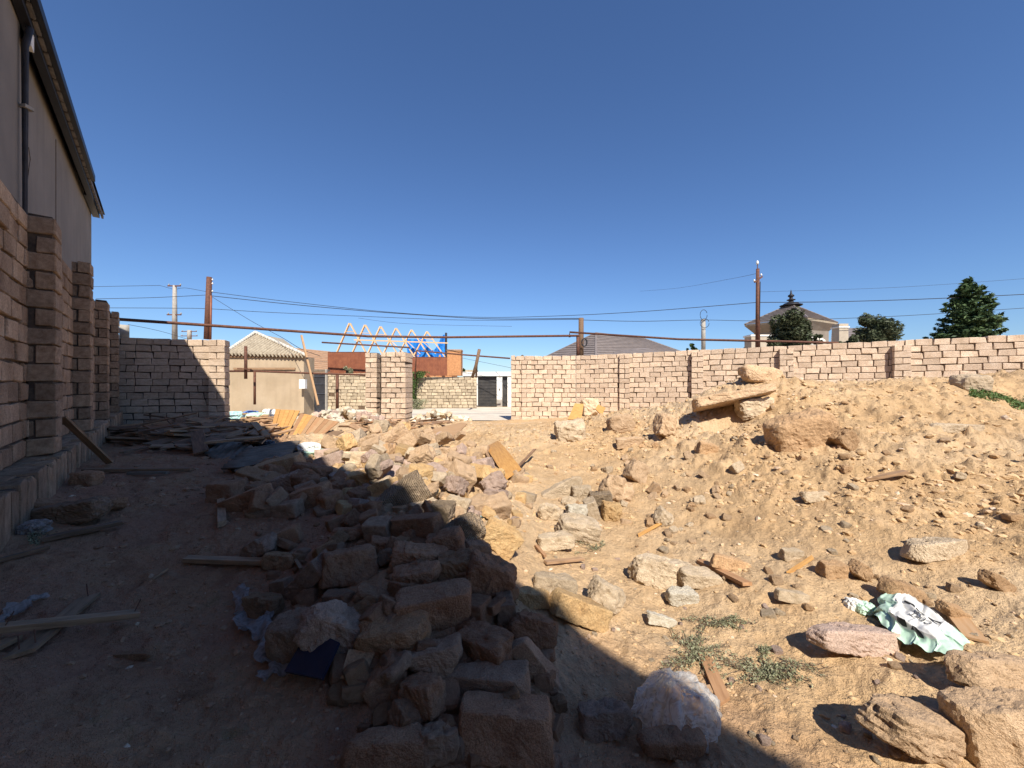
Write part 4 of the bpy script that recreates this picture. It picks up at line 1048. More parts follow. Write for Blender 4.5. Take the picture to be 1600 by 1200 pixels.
panel(P(470,646,10.0), P(530,660,9.2), P(500,684,8.6), P(448,688,8.7), 9, ['wood_orange','wood_orange','hardboard','wood_brown'], 'right one of the two orange boarded panels, its strips fanned and partly grey')
sheet([P(436,694,8.3), P(478,690,8.4), P(486,680,9.0), P(450,678,9.2)], .02, 'plank', 'grey board lying in front of the orange boarded panels')
sheet([P(487,684,8.4), P(512,688,8.2), P(538,674,9.0), P(506,672,9.2)], .015, 'plank', 'dull bent sheet to the right of the orange boarded panels')
sheet([P(887,656,12.6), P(898,631,13.1), P(912,632,13.1), P(908,656,12.5)], .03, 'wood_orange', 'orange board leaning left of the lichen coloured rock by the right wall')
sheet([P(930,640,12.8), P(934,633,13.0), P(946,638,12.9), P(940,650,12.5)], .03, 'wood_orange', 'small orange board corner right of the lichen coloured rock by the right wall')
sheet([G(532,1072)+Vector((0,0,.03)), G(545,1036)+Vector((0,0,.06)), G(588,1034)+Vector((0,0,.06)), G(570,1074)+Vector((0,0,.03))], .012, 'clay', 'square brown tile lying on the earth beside the navy folder', 'tile', 'tile')
sheet([G(447,1072)+Vector((0,0,.06)), G(486,1020)+Vector((0,0,.11)), G(532,1042)+Vector((0,0,.11)), G(505,1084)+Vector((0,0,.06))], .02, 'blue_file', 'navy blue plastic folder lying next to the plastic film', 'folder', 'folder')
# splintered planks heaped in the shade along the front wall
r = random.Random(5)
reg1 = poly_region([(190,672),(340,655),(400,662),(418,688),(400,708),(300,712),(250,695),(180,700)])
reg2 = poly_region([(375,650),(416,656),(422,688),(400,692),(370,665)])
def plank_heap(n, reg, mats, label, group, seed, lift=.24):
    r = random.Random(seed)
    for i in range(n):
        px, py = reg(r); v = G(px, py); L = r.uniform(.3, 1.25); a = r.gauss(.2, 1.1)
        d = Vector((math.cos(a), math.sin(a), max(-.2, min(.2, r.gauss(0, .16)))))*L/2; v.z += r.uniform(.03, lift)
        plank(v-d, v+d, r.uniform(.06, .20), r.uniform(.015, .04), r.choice(mats), label, i, tilt=r.uniform(-.5,.5), ragged=.05, group=group)
plank_heap(95, reg1, ['plank','plank_dark','plank_dark'], 'splintered plank in the dark heap of wood along the front wall', 'planks heaped in the shade', 51)
plank_heap(45, reg2, ['plank','hardboard','plank'], 'broken plank in the sunlit heap left of the orange panels', 'planks heaped in the sun', 52, .2)
plank_heap(40, poly_region([(556,664),(640,655),(700,662),(640,676),(560,684)]), ['plank','wood_brown','plank_dark'], 'broken lath strewn in front of the gate pier', 'laths in front of the gate pier', 53, .12)
plank(P(318,668,9.2), P(352,650,9.9), .12, .03, 'plank', 'plank rising to the right on top of the dark wood heap', 61)
plank(P(296,686,8.3), P(352,660,9.4), .14, .03, 'plank_dark', 'broad dark plank lying diagonally across the wood heap', 62)
plank(P(337,676,8.5), P(352,708,7.9), .10, .02, 'plank', 'plank sliding down the front of the dark wood heap', 63)
# corrugated sheets in the shade
def corrugated(name, label, O, U, V, n, amp, mat, cat='sheet'):
    """sheet from O along U (across the waves) and V"""
    O, U, V = Vector(O), Vector(U), Vector(V); nn = U.cross(V).normalized(); vs, fs = [], []
    m_ = n*6
    for i in range(m_+1):
        for j in range(5):
            vs.append(O+U*(i/m_)+V*(j/4)+nn*(amp*math.sin(i/m_*n*2*math.pi)+.02*math.sin(j*1.3+i*.02)))
    K_ = len(vs); vs += [v-nn*.008 for v in vs]
    for i in range(m_):
        for j in range(4):
            a = i*5+j; fs.append((a, a+5, a+6, a+1)); fs.append((K_+a, K_+a+1, K_+a+6, K_+a+5))
    for i in range(m_): fs.append((i*5, K_+i*5, K_+i*5+5, i*5+5)); fs.append((i*5+4, i*5+9, K_+i*5+9, K_+i*5+4))
    for j in range(4): fs.append((j, j+1, K_+j+1, K_+j)); fs.append((m_*5+j, K_+m_*5+j, K_+m_*5+j+1, m_*5+j+1))
    return tag(MB().add(vs, fs).build(name, M[mat], None, True), label, cat)
g0 = gp2(302,722,.03); g1 = gp2(372,746,.04); g2 = gp2(412,716,.10); g3 = gp2(318,712,.05)
corrugated('corrugated_sheet', 'left grey corrugated roofing sheet lying in the shade behind the rubble row', g1, g3-g1, g2-g1, 9, .02, 'corr')
g1 = gp2(345,744,.10); g2 = gp2(450,728,.10); g3 = gp2(385,712,.12)
corrugated('corrugated_sheet', 'right grey corrugated roofing sheet with an upturned edge under the black bag', g1, g3-g1, g2-g1, 7, .025, 'corr')

# ------------------------------------------------------------------ bags, sacks and film
def crumple(px, py, w, h, mat, label, seed, cat='bag', name='plastic_bag', flat=.5, amp=.22, n=26):
    D = gd(px, py+h*.35); Wd = w*D/F; Ht = h*D/F; c = P(px, py, D+Wd*.2)
    v, f = polystone(seed, (Wd, Wd*.8, Ht), q=3, cuts=3, n=n//2, rough=.02)
    nd = v/np.linalg.norm(v, axis=1)[:, None]; s_ = min(Wd, Ht)
    rg = 1-np.abs(fbm(nd*2.2+seed, 4, seed))*1.6
    v = v*(1+amp*rg)[:, None]*.85
    me = np_mesh(name, v, f, M[mat], smooth=False); o = link(name, me); o.location = c
    return tag(o, label, cat)
crumple(375,643,40,22,'bag_white','white crumpled sack at the left end of the rubbish by the tan house',71)
crumple(368,650,22,16,'bag_teal','pale teal bag scrap in front of the leftmost white sack',72)
crumple(402,640,42,20,'bag_white','white sack with the widest bulge in the rubbish by the tan house',73)
crumple(392,648,26,14,'bag_blue','blue bag among the white sacks by the tan house',74)
crumple(401,651,34,13,'bag_green','mint green bag below the blue one in the rubbish by the tan house',75)
crumple(424,646,26,16,'bag_white','small white sack next to the orange panels',76)
crumple(440,641,28,12,'bag_white','flat white scrap at the top edge of the orange panels',77)
crumple(484,700,38,18,'bag_white','white plastic bag at the shadow edge, in front of the orange panels',78)
crumple(492,708,40,14,'bag_green','mint green plastic sheet spilling from the white bag at the shadow edge',79)
crumple(518,711,24,14,'bag_teal','pale teal scrap right of the mint green plastic sheet',80)
crumple(447,706,36,14,'bag_black','shiny black plastic bag at the shadow edge',81)
crumple(412,696,36,16,'bag_black','dark bundle of plastic left of the shiny black bag',82)
crumple(50,826,44,26,'film_grey','whitish crumpled bag at the foot of the left wall',83)
crumple(752,806,14,8,'bag_teal','tiny dark teal scrap of plastic in the sunlit rubble behind the heap',84)
def drape(pts, label, seed, mat, width, lift=.02, name='plastic_film', n=60, m_=14):
    """strip of film that follows the ground along a line of pixels"""
    pts = [G(*p) for p in pts]; vs, fs = [], []
    L = len(pts)-1; r = random.Random(seed)
    for i in range(n+1):
        t = i/n*L; k = min(int(t), L-1); a = pts[k].lerp(pts[k+1], t-k); d = (pts[k+1]-pts[k]); d.z = 0; d.normalize(); sd = Vector((d.y, -d.x, 0))
        ww = width*(.75+.25*math.sin(i*.31+seed)+.12*math.sin(i*1.1))*(1 if 2 < i < n-2 else .5)
        for j in range(m_+1):
            u = (j/m_-.5); q = a+sd*ww*u*2
            vs.append([q.x, q.y, 0])
    V = np.array(vs); z = H(V[:, 0], V[:, 1]); nz = 1-np.abs(fbm(np.stack([V[:, 0]*11, V[:, 1]*6, V[:, 0]*0], 1), 4, seed))
    V[:, 2] = z+lift*.3+nz*.05
    fs = [(i*(m_+1)+j, (i+1)*(m_+1)+j, (i+1)*(m_+1)+j+1, i*(m_+1)+j+1) for i in range(n) for j in range(m_)]
    tag(link(name, np_mesh(name, V, fs, M[mat], True)), label, 'plastic')
drape([(372,930),(395,975),(425,1010),(440,1040),(425,1072)], 'torn grey plastic film trailing over the earth left of the heap', 3, 'film_grey', .085, .05)
drape([(-30,985),(30,960),(70,940)], 'strip of grey plastic at the left edge behind the nailed planks', 5, 'film_grey', .05, .03)
# clear bag draped over the stone
def clear_bag():
    D = gd(1070, 1172); c = P(1080, 1172, D); vs, fs = [], []; n, m_ = 72, 26
    top = [P(1052,1085,D+.18), ]
    for i in range(m_+1):
        t = i/m_
        for k in range(n):
            a = 2*math.pi*k/n
            rx, ry = .195*(1+.10*math.sin(a*2+.4)+.06*math.sin(5*a)), .16
            q = math.sin(t*math.pi/2)**.75
            x = c.x+.0+rx*q*math.cos(a)+.01*(1-t); y = D+.16+ry*q*math.sin(a)
            z = c.z-.005+(1-t**1.7)*(.13+.07*math.exp(-((x-c.x+.055)**2)/.004)+.055*math.exp(-((x-c.x-.075)**2)/.005))
            w_ = (.020*(1-2*abs(mnoise.noise(Vector((a*3.1, t*.9+3, 1.7)))*2))+.010*(1-2*abs(mnoise.noise(Vector((a*8.0+t*2, t*1.5, 5.2)))*2)))*(.25+t)
            vs.append((x+w_*math.cos(a), y+w_*math.sin(a), z+.35*w_+(.02*math.sin(a*3+1) if i == m_ else 0)))
    for i in range(m_):
        for k in range(n): fs.append((i*n+k, i*n+(k+1) % n, (i+1)*n+(k+1) % n, (i+1)*n+k))
    V = np.array(vs); V += ((1-np.abs(fbm(V*7, 2, 9)))*.04)[:, None]*np.array([[.6, .6, .9]])-.012
    tag(link('plastic_bag', np_mesh('plastic_bag', V, fs, M['film'], True)), 'clear plastic bag half in shadow draped over a stone at the bottom', 'bag')
clear_bag()
# cement sack with print
def sack():
    # corners in the picture, clockwise from upper left
    A0, A1, A2, A3 = G(1378,932), G(1440,938), G(1512,1020), G(1440,1036)
    A3 = G(1432,1038); A0 = G(1372,940)
    base = [G(1368,990), G(1392,930), G(1512,1018), G(1452,1046)]
    p00, p01, p11, p10 = G(1362,1000), G(1385,930), G(1440,940), G(1420,1030)
    O = G(1388,1012); E1 = G(1478,1046)-O; E2 = G(1385,932)-O; E3 = G(1512,1010)-G(1478,1046)
    n = 70; vs, cols = [], []
    lo = [G(1366,972), G(1398,1016), G(1440,1034), G(1482,1046)]; hi = [G(1380,930), G(1420,934), G(1456,968), G(1512,1012)]
    def crv(C, t):
        t *= 3; k = min(int(t), 2); return C[k].lerp(C[k+1], t-k)
    V = np.array([crv(lo, i/n).lerp(crv(hi, i/n), j/n)[:] for i in range(n+1) for j in range(n+1)])
    uv = np.array([(i/n, j/n) for i in range(n+1) for j in range(n+1)])
    def surf(uvs, lift=0):
        uvs = np.asarray(uvs); P_ = np.array([crv(lo, u).lerp(crv(hi, u), v)[:] for u, v in uvs])
        g = H(P_[:, 0], P_[:, 1]); q = np.stack([uvs[:, 0]*5, uvs[:, 1]*4+uvs[:, 0]*2, uvs[:, 0]*0], 1)
        w_ = 1-np.abs(fbm(q, 4, 31)); ed = np.minimum(np.minimum(uvs[:, 0], 1-uvs[:, 0]), np.minimum(uvs[:, 1], 1-uvs[:, 1]))
        P_[:, 2] = np.maximum(g, base_h(P_[:, 0], P_[:, 1])[0])+.025+.05*np.clip(ed*5, 0, 1)+w_*.03+lift
        P_[:, 0] += .02*np.sin(uvs[:, 1]*17); P_[:, 1] += .012*np.sin(uvs[:, 0]*23)
        return P_
    V = surf(uv)
    f = np.array([(i*(n+1)+j, (i+1)*(n+1)+j, (i+1)*(n+1)+j+1, i*(n+1)+j+1) for i in range(n) for j in range(n)])
    uc = uv[f].mean(1)
    e = empty('cement_sack', V.mean(0), 'torn green and white cement sack with black print lying on the sand', 'sack')
    me = np_mesh('sack_body', V, f, M['bag_green'], True); me.materials.append(M['bag_white'])
    white = ((uc[:, 1] > .14) & (uc[:, 0] > .2) & (uc[:, 0] < .84)) | ((uc[:, 1] > .80) & (uc[:, 0] > .1) & (uc[:, 0] < .9))
    me.polygons.foreach_set('material_index', white.astype(np.int32)); link('sack_body', me, e)
    def txt(s, u0, v0, su, sv):
        cu = bpy.data.curves.new('t', 'FONT'); cu.body = s; cu.size = 1.0; cu.align_x = 'CENTER'; cu.resolution_u = 2
        to = bpy.data.objects.new('t', cu); COL.objects.link(to); dg = bpy.context.evaluated_depsgraph_get()
        m2 = bpy.data.meshes.new_from_object(to.evaluated_get(dg)); bpy.data.objects.remove(to)
        bm = bmesh.new(); bm.from_mesh(m2); bmesh.ops.triangulate(bm, faces=bm.faces)
        bmesh.ops.subdivide_edges(bm, edges=[x for x in bm.edges if x.calc_length() > .15], cuts=2)
        bmesh.ops.triangulate(bm, faces=bm.faces)
        c2 = np.array([v.co[:2] for v in bm.verts]); ff = [[v.index for v in p.verts] for p in bm.faces]; bm.free()
        u = np.stack([u0-c2[:, 0]*su, v0-c2[:, 1]*sv], 1)       # upside down, as it lies
        u = np.clip(u, 0.001, .999)
        link('printed_lettering', np_mesh('printed_lettering', surf(u, .006), ff, M['ink']), e)
    txt('CEMENT', .56, .46, .07, .12); txt('400', .52, .60, .07, .12)
    def patch(poly):
        bm = bmesh.new(); vs_ = [bm.verts.new((x, y, 0)) for x, y in poly]; bm.faces.new(vs_)
        bmesh.ops.subdivide_edges(bm, edges=bm.edges[:], cuts=4, use_grid_fill=True); bmesh.ops.triangulate(bm, faces=bm.faces)
        c2 = np.array([v.co[:2] for v in bm.verts]); ff = [[v.index for v in p.verts] for p in bm.faces]; bm.free()
        link('printed_mark', np_mesh('printed_mark', surf(c2, .006), ff, M['ink']), e)
    patch([(.38,.67),(.80,.70),(.80,.72),(.38,.69)])            # bar
    patch([(.36,.80),(.80,.825),(.80,.84),(.36,.815)])
    patch([(.46,.14),(.66,.10),(.62,.27)])
    patch([(.34,.16),(.43,.15),(.43,.21),(.36,.22)])
    # torn end folded over
    crumple(1334,946,26,24,'bag_white','white torn corner of sacking standing up left of the cement sack',91,'scrap','sacking_scrap')
    crumple(1352,952,30,22,'bag_green','green torn piece of sacking between the long pitted slab and the cement sack',92,'scrap','sacking_scrap')
sack()

# ------------------------------------------------------------------ weeds
def leaf_cloud(centers, size, seed, up=0.0, n_per=1):
    """small leaf quads at the given points"""
    r = np.random.default_rng(seed); C_ = np.asarray(centers); n = len(C_)
    a = r.normal(size=(n, 3)); a[:, 2] *= .6; a /= np.linalg.norm(a, axis=1)[:, None]
    b = np.cross(a, r.normal(size=(n, 3))); b /= np.linalg.norm(b, axis=1)[:, None]
    s_ = size*r.uniform(.5, 1.3, n)[:, None]
    V = np.stack([C_-a*s_, C_+b*s_*.38, C_+a*s_, C_-b*s_*.38], 1).reshape(-1, 3)
    Fm = np.arange(n*4).reshape(-1, 4); return V, Fm
def weed(cx, cy, wx, wy, n, label, seed, leaf=.0085, mat='leaf_weed', hgt=.03):
    r = random.Random(seed); pts = []; root = G(cx, cy); stems = MB()
    e = empty('weed', root, label, 'plant', 'creeping weeds on the sandy ground')
    for i in range(n):
        a = r.uniform(0, 6.28); q = r.uniform(.35, 1.35)
        tgt = G(cx+wx*q*math.cos(a), max(640, cy+wy*q*math.sin(a))); prev_ = root; k = 14
        line = []
        for j in range(1, k+1):
            t = j/k; v = root.lerp(tgt, t); v = v+Vector((math.sin(t*5+i)*.012, math.cos(t*4+i)*.012, 0)); v.z = float(H(v.x, v.y)[0])+hgt*math.sin(t*2.4)*r.uniform(.5, 1); line.append(v)
            for m_ in range(r.choice((0,3,6,8))): pts.append((v.x+r.gauss(0,.011), v.y+r.gauss(0,.011), v.z+r.gauss(0,.006)))
        stems.tube(line, .0022, 4)
    V, Fm = leaf_cloud(pts, leaf, seed); link('leaves', np_mesh('leaves', V, Fm, M[mat]), e)
    stems.build('stem', M['bark'], e)
weed(1085,1025,52,44,30,'larger grey green creeping weed left of the reddish board stub',1)
weed(1190,1052,85,24,34,'wide grey green creeping weed right of the reddish board stub',2)
weed(1130,975,55,9,14,'sparse weed strand on bare ground above the two big weeds',3)
weed(1195,1018,10,16,5,'small upright weed tuft above the wide creeping weed',4)
weed(1215,985+70,10,10,3,'single weed sprig beside the long pitted slab',5)
weed(932,858,40,8,9,'dry weed below the rugged undercut rock',6, hgt=.03)
weed(55,845,30,8,5,'grey weed at the foot of the left wall by the whitish bag',8, mat='leaf_weed', hgt=.05)
def weed_strip():
    r = random.Random(4); pts = []
    for i in range(2600):
        px = r.uniform(1515, 1640); py = 628+(px-1515)*.22+r.uniform(-3, 5); v = P(px, py, 7.9+r.uniform(-.3,.3)); z = float(0)
        pts.append((v.x, v.y, 0))
    A_ = np.array(pts); A_[:, 2] = H(A_[:, 0], A_[:, 1])+np.random.default_rng(2).uniform(0, .10, len(A_))
    V, Fm = leaf_cloud(A_, .03, 5); tag(link('grass', np_mesh('grass', V, Fm, M['leaf_green'])), 'strip of green weeds in the dip between the two mounds at the right edge', 'grass', kind='stuff')
weed_strip()

# ------------------------------------------------------------------ pipes, poles, wires
def pipe(pts, r_, label, mat='rust', name='pipe', cat='pipe', n=10):
    return tag(MB().tube(pts, r_, n).build(name, M[mat], None, True), label, cat)
pipe([P(187,499,11.9), P(380,512,13.6), P(570,525,16.0), P(574,525.5,16.05), P(700,527,17.0), P(905,524.5,17.2)], .05, 'long rusty gas pipe running overhead from the left wall across the gateway')
pipe([P(890,527,17.3), P(890,519,17.3), P(1060,530,16.4), P(1240,534,14.6), P(1310,536,14.0)], .045, 'second rusty pipe running over the top of the right wall')
pipe([P(903,523,17.25), P(903,560,17.25)], .075, 'short rusty post holding the ends of the two overhead pipes', name='post', cat='post')
pipe([P(503,535,23.5), P(570,539,23.5), P(640,543,23.6)], .05, 'thin rusty pipe across the street passing in front of the roof trusses')
pipe([P(648,592,23.6), P(651,548,23.6), P(720,554,24), P(797,560,24.4)], .05, 'bent rusty pipe across the street dropping beside the creeper')
pipe([P(352,580,16.6), P(398,580,16.8), P(480,583,17.2), P(572,586,17.6)], .045, 'low rusty gas pipe on posts in front of the tan house')
for px, y0, y1, D, l in ((398,581,632,16.75,'left thin post carrying the low gas pipe'), (527,586,640,17.4,'right thicker post carrying the low gas pipe')):
    pipe([P(px,y0,D), P(px,y1,D)], .05 if px < 500 else .07, l, name='post', cat='post')
pipe([P(384,541,16.2), P(384,592,16.2)], .06, 'stout rusty post sticking up in front of the tan house roof', name='post', cat='post')
plank(P(471,524,16.1), P(497,633,14.6), .07, .06, 'hardboard', 'long wooden prop leaning up to the overhead pipe', 31, name='wooden_prop', cat='prop', ragged=0)
plank(P(372,576,16.1), P(392,577,16.1), .12, .04, 'rust', 'small crossbar on the stout rusty post', 31, name='crossbar', cat='bar', ragged=0)

def pole(px, ytop, ybot, D, r_, label, mat, arms=(), lean=0, extras=None, cat='utility pole', r2=None):
    e = empty('utility_pole', P(px, ybot, D), label, cat)
    MB().tube([P(px, ybot, D), P(px+lean, ytop, D)], r_, 10, r2).build('shaft', M[mat], e, True)
    for (y, w, tilt) in arms:
        c = P(px+lean, y, D); k = D/F
        MB().beam(c-Vector((w*k/2, .05, tilt*k)), c+Vector((w*k/2, -.05, tilt*k)), .07, .07).build('crossarm', M['rust'], e)
        for sx in (-1, 1):
            cc = c+Vector((sx*w*k*.45, 0, .05+sx*tilt*k)); MB().lathe([(.0,0),(.03,0),(.045,.04),(.03,.09),(.0,.12)], cc, 8).build('insulator', M['white_paint'] if mat != 'concrete' else M['concrete'], e, True)
    if extras: extras(e)
    return e
pole(273, 446, 530, 26, .16, 'thin concrete utility pole behind the left part of the front wall', 'concrete', [(447,20,0),(492,22,0)], r2=.11)
def twin(e):
    MB().tube([P(328.5,530,24), P(329.5,462,24)], .07, 8).build('strut', M['rust_red'], e, True)
    for y in (438,444,456): MB().lathe([(.0,0),(.035,0),(.05,.05),(.0,.12)], P(332,y,24), 8).build('insulator', M['white_paint'], e, True)
pole(324, 433, 530, 24, .2, 'thick dark utility pole with a reddish strut and white insulators', 'rust', lean=3, extras=twin, r2=.15)
pole(296, 516, 530, 40, .2, 'tiny distant pole with two crossarms between the two left poles', 'concrete', [(518,24,0),(525,26,0)])
def tip(e):
    MB().tube([P(1183.5,421,19), P(1183.5,412,19)], .02, 6).build('pin', M['rust'], e); MB().lathe([(.0,0),(.05,.0),(.06,.06),(.04,.16),(.0,.2)], P(1183.5,413,19), 10).build('insulator', M['white_paint'], e, True)
    MB().tube([P(1187,500,18.9), P(1188,440,18.9)], .015, 6).build('cable', M['wire'], e)
pole(1184, 420, 545, 19, .11, 'tall rusty steel pole with a slanted crossarm in front of the turreted house', 'rust', [(437,12,4.5)], extras=tip, r2=.075)
def loops(e):
    for (cx, cy, rx, ry) in ((1099.5,492,5.5,8),(1101,505,7,7)):
        MB().tube([P(cx+rx*math.cos(a), cy+ry*math.sin(a), 24.8) for a in [i*.35 for i in range(18)]], .018, 5).build('cable_loop', M['wire'], e)
pole(1099, 499, 548, 25, .13, 'short concrete pole topped by coiled cable loops', 'concrete', [], extras=loops)
def ring(e):
    MB().tube([P(913+4*math.cos(a), 535+6*math.sin(a), 20.4) for a in [i*.4 for i in range(17)]], .04, 6).build('cable_loop', M['wire'], e)
pole(908, 497, 560, 21, .14, 'wooden pole with a coiled cable behind the pipe joint', 'plank_dark', [], extras=ring)
pipe([P(738,590,22), P(744,570,21.8), P(749,546,21.5)], .09, 'dark leaning post above the wall left of the garage door', 'plank_dark', 'post', 'post')
pipe([P(744,590,22.5), P(745,566,22.5)], .06, 'short upright stick beside the dark leaning post', 'plank_dark', 'post', 'post')
def wire(pts, label, r_=.012, sag=0):
    """through given points (px,py,D), smoothly"""
    Q = [P(*p) for p in pts]; out = []
    for i in range(len(Q)-1):
        p0, p1, p2, p3 = Q[max(i-1,0)], Q[i], Q[i+1], Q[min(i+2, len(Q)-1)]
        for k in range(12):
            t = k/12; out.append(.5*((2*p1)+(p2-p0)*t+(2*p0-5*p1+4*p2-p3)*t*t+(3*p1-p0-3*p2+p3)*t**3))
    out.append(Q[-1]); tag(MB().tube(out, r_, 5).build('cable', M['wire']), label, 'cable')
wire([(140,448,26),(250,446,26)], 'topmost cable left of the concrete pole', .014)
wire([(250,446,26),(271,452,26)], 'short tie cable on the left side of the concrete pole')
wire([(275,452,26),(290,450,26),(324,456,24)], 'slack cable between the concrete pole and the thick dark pole')
wire([(150,467,24),(240,465,24),(322,461,24)], 'cable reaching the thick dark pole from the left', .016)
wire([(150,481,24),(270,481.5,24),(326,482.5,24),(420,488,25),(560,494,26),(720,500,26),(905,499,21)], 'lowest long cable passing both left poles', .016)
wire([(328,456,24),(440,470,24),(600,487,24),(740,495.5,24),(860,494,23),(1000,487,21),(1183,472.5,19)], 'upper long cable sagging from the thick dark pole to the rusty steel pole', .016)
wire([(328,462,24),(440,474,24),(560,485,24),(640,491,24),(760,498,23.5),(905,497.5,21)], 'lower long cable sagging from the thick dark pole to the wooden pole', .02)
wire([(330,463,24),(390,500,22),(440,527,19),(470,545,17),(500,556,17)], 'drop cable slanting down right from the thick dark pole', .012)
wire([(200,507,14),(260,520,16),(340,545,19),(420,568,20)], 'thin drop cable above the front wall at left', .008)
wire([(910,500,21),(1000,502,22),(1099,500,25),(1200,501,25),(1400,494,25),(1620,480,25)], 'cable over the right wall at the height of the cable loops', .016)
wire([(1185,472.5,19),(1300,471.5,19),(1450,467,19),(1620,459,19)], 'thick cable from the rusty steel pole off to the right', .018)
wire([(1184,427,19),(1140,436,30),(1060,450,40),(1000,455,50)], 'faint cable slanting left from the top of the rusty steel pole', .010)
wire([(1187,456,30),(1400,449,30),(1620,434,30)], 'faint topmost cable on the right', .010)
wire([(560,497,35),(640,506,35),(800,510,35)], 'faint distant cable above the blue tarpaulin', .012)
wire([(700,555,30),(760,567,30),(800,575,30)], 'thin cable behind the dark leaning post', .012)

# ------------------------------------------------------------------ houses across the street
# tan house with corrugated hip roof
th = empty('house', P(415, 632, 19), 'small tan rendered house with a grey corrugated roof, left of the gateway', 'house')
a, b = P(353,632,19), P(475,632,19)
MB().box(((a.x+b.x)/2, 19.5, 1.45), (b.x-a.x, 1.0, 3.0)).build('wall', M['house_render'], th)
MB().box(((a.x+b.x)/2, 18.97, EYE+44*19/F), (b.x-a.x+.3, .12, .16)).build('eaves_board', M['plank_dark'], th)
apex = P(400,521,21.2); eL = P(352,553,18.8); eR = P(479,557,18.8)
def corr_tri(base0, base1, top, n, amp, name, mat, parent):
    vs, fs = [], []; m_ = n*6; U = base1-base0; nn = U.cross(top-base0).normalized()
    if nn.z < 0: nn = -nn
    Ux = U.length; ud = U.normalized(); tt = (top-base0).dot(ud)/Ux; foot = base0+U*tt; rise = top-foot
    for i in range(m_+1):
        t = i/m_; hh = t/tt if t < tt else (1-t)/(1-tt); w_ = nn*(amp*math.sin(t*n*2*math.pi))
        p0 = base0+U*t; vs += [p0+w_, p0+rise*hh+w_, p0+w_-nn*.02, p0+rise*hh+w_-nn*.02]
    for i in range(m_):
        k = i*4; fs += [(k, k+4, k+5, k+1), (k+2, k+3, k+7, k+6), (k, k+2, k+6, k+4)]
    return MB().add(vs, fs).build(name, M[mat], parent, True)
corr_tri(eL, eR, apex, 22, .085, 'roof_slope', 'asbestos', th)
MB().add([eR, P(479,557,24), apex+Vector((0,2.5,0)), apex], [(0,1,2,3)]).add([eL, apex, apex+Vector((0,2.5,0)), P(352,553,24)], [(0,1,2,3)]).build('roof_slope', M['asbestos'], th)
for q in (eL, eR):
    n_ = 14
    for i in range(n_):
        MB().tube([q.lerp(apex, i/n_)+Vector((0,-.05,.05)), q.lerp(apex, (i+1.08)/n_)+Vector((0,-.05,.07))], .085, 6).build('ridge_cap', M['asb_cap'], th, True)
MB().box(P(413,576,18.95), (.0+3.2*.95,.05,.10)).build('string_course', M['plank'], th)
# brown tiled roof + door between the house and the block wall
def roof_rows(a, b, c, d, n, lip, name, mat, parent):
    """roof face with overlapping rows; a-b eave, d-c ridge (a under d)"""
    a, b, c, d = map(Vector, (a, b, c, d)); nn = (b-a).cross(d-a).normalized()
    if nn.z < 0: nn = -nn
    m_ = MB()
    for i in range(n):
        t0, t1 = i/n, (i+1)/n
        q = [a.lerp(d, t0)+nn*lip, b.lerp(c, t0)+nn*lip, b.lerp(c, t1), a.lerp(d, t1)]
        m_.add(q+[q[0]-nn*lip, q[1]-nn*lip], [(0,1,2,3),(4,5,1,0)])
    o_ = m_.build(name, M[mat], parent); return o_
bh = empty('house', P(500,640,26), 'low house with a faded brown tiled roof behind the metal door', 'house')
roof_rows(P(463,580,25), P(520,583,25), P(516,549,30), P(455,543,30), 12, .04, 'roof', 'tile_brown', bh)
MB().add([P(463,580,25), P(520,583,25), P(520,640,25), P(463,640,25), P(463,580,30), P(520,583,30), P(520,640,30), P(463,640,30)], [(0,1,2,3),(5,4,7,6),(1,5,6,2),(4,0,3,7),(0,4,5,1)]).build('wall', M['asbestos'], bh)
dr_ = empty('metal_gate', P(492,640,20), 'dark blue grey metal door beside the tan house', 'gate')
MB().box(P(494,612,20), (.95,.06,1.9)).build('door_leaf', M['slate'], dr_)
MB().box(P(479,610,20), (.08,.12,2.2)).build('post', M['concrete'], dr_); MB().box(P(510,610,20), (.08,.12,2.2)).build('post', M['concrete'], dr_)
for y in (588,600,615): MB().box(P(494,y,19.95), (.92,.03,.05)).build('rail', M['gutter'], dr_)
MB().box(P(490,579,20.2), (1.5,.5,.10)).build('canopy', M['corr'], dr_)
MB().box(P(473.5,600,18.7), (.28,.2,.45)).build('meter_box', M['white_paint'], th)
# red sheet fence on the far walls
for (x0, x1, y0, y1, D, lab) in ((512,572,551,583,25.0,'rust red ribbed sheet fence above the far wall, left of the gate pier'), (625,700,559,587,25.8,'rust red ribbed sheet fence above the far wall, right of the gate pier')):
    e = empty('sheet_fence', P(x0, y1, D), lab, 'fence'); x = x0; 
    nsh = 5
    for i in range(nsh):
        a = P(x0+(x1-x0)*i/nsh, y1, D); b = P(x0+(x1-x0)*(i+1)/nsh, y1, D); top = P(0, y0, D).z
        vs, fs = [], []; m_ = 24
        for k in range(m_+1):
            v = a.lerp(b, k/m_*.99); yy = D-(.03 if (k//2) % 2 else 0); vs += [(v.x, yy, a.z), (v.x, yy, top), (v.x, yy+.02, a.z), (v.x, yy+.02, top)]
        for k in range(m_): q = k*4; fs += [(q,q+4,q+5,q+1),(q+2,q+3,q+7,q+6),(q+1,q+5,q+7,q+3)]
        MB().add(vs, fs).build('metal_sheet', M['rust_red'], e)
    MB().box(((P(x0,0,D).x+P(x1,0,D).x)/2, D+.06, top+.03), (P(x1,0,D).x-P(x0,0,D).x, .05, .06)).build('rail', M['rust'], e)
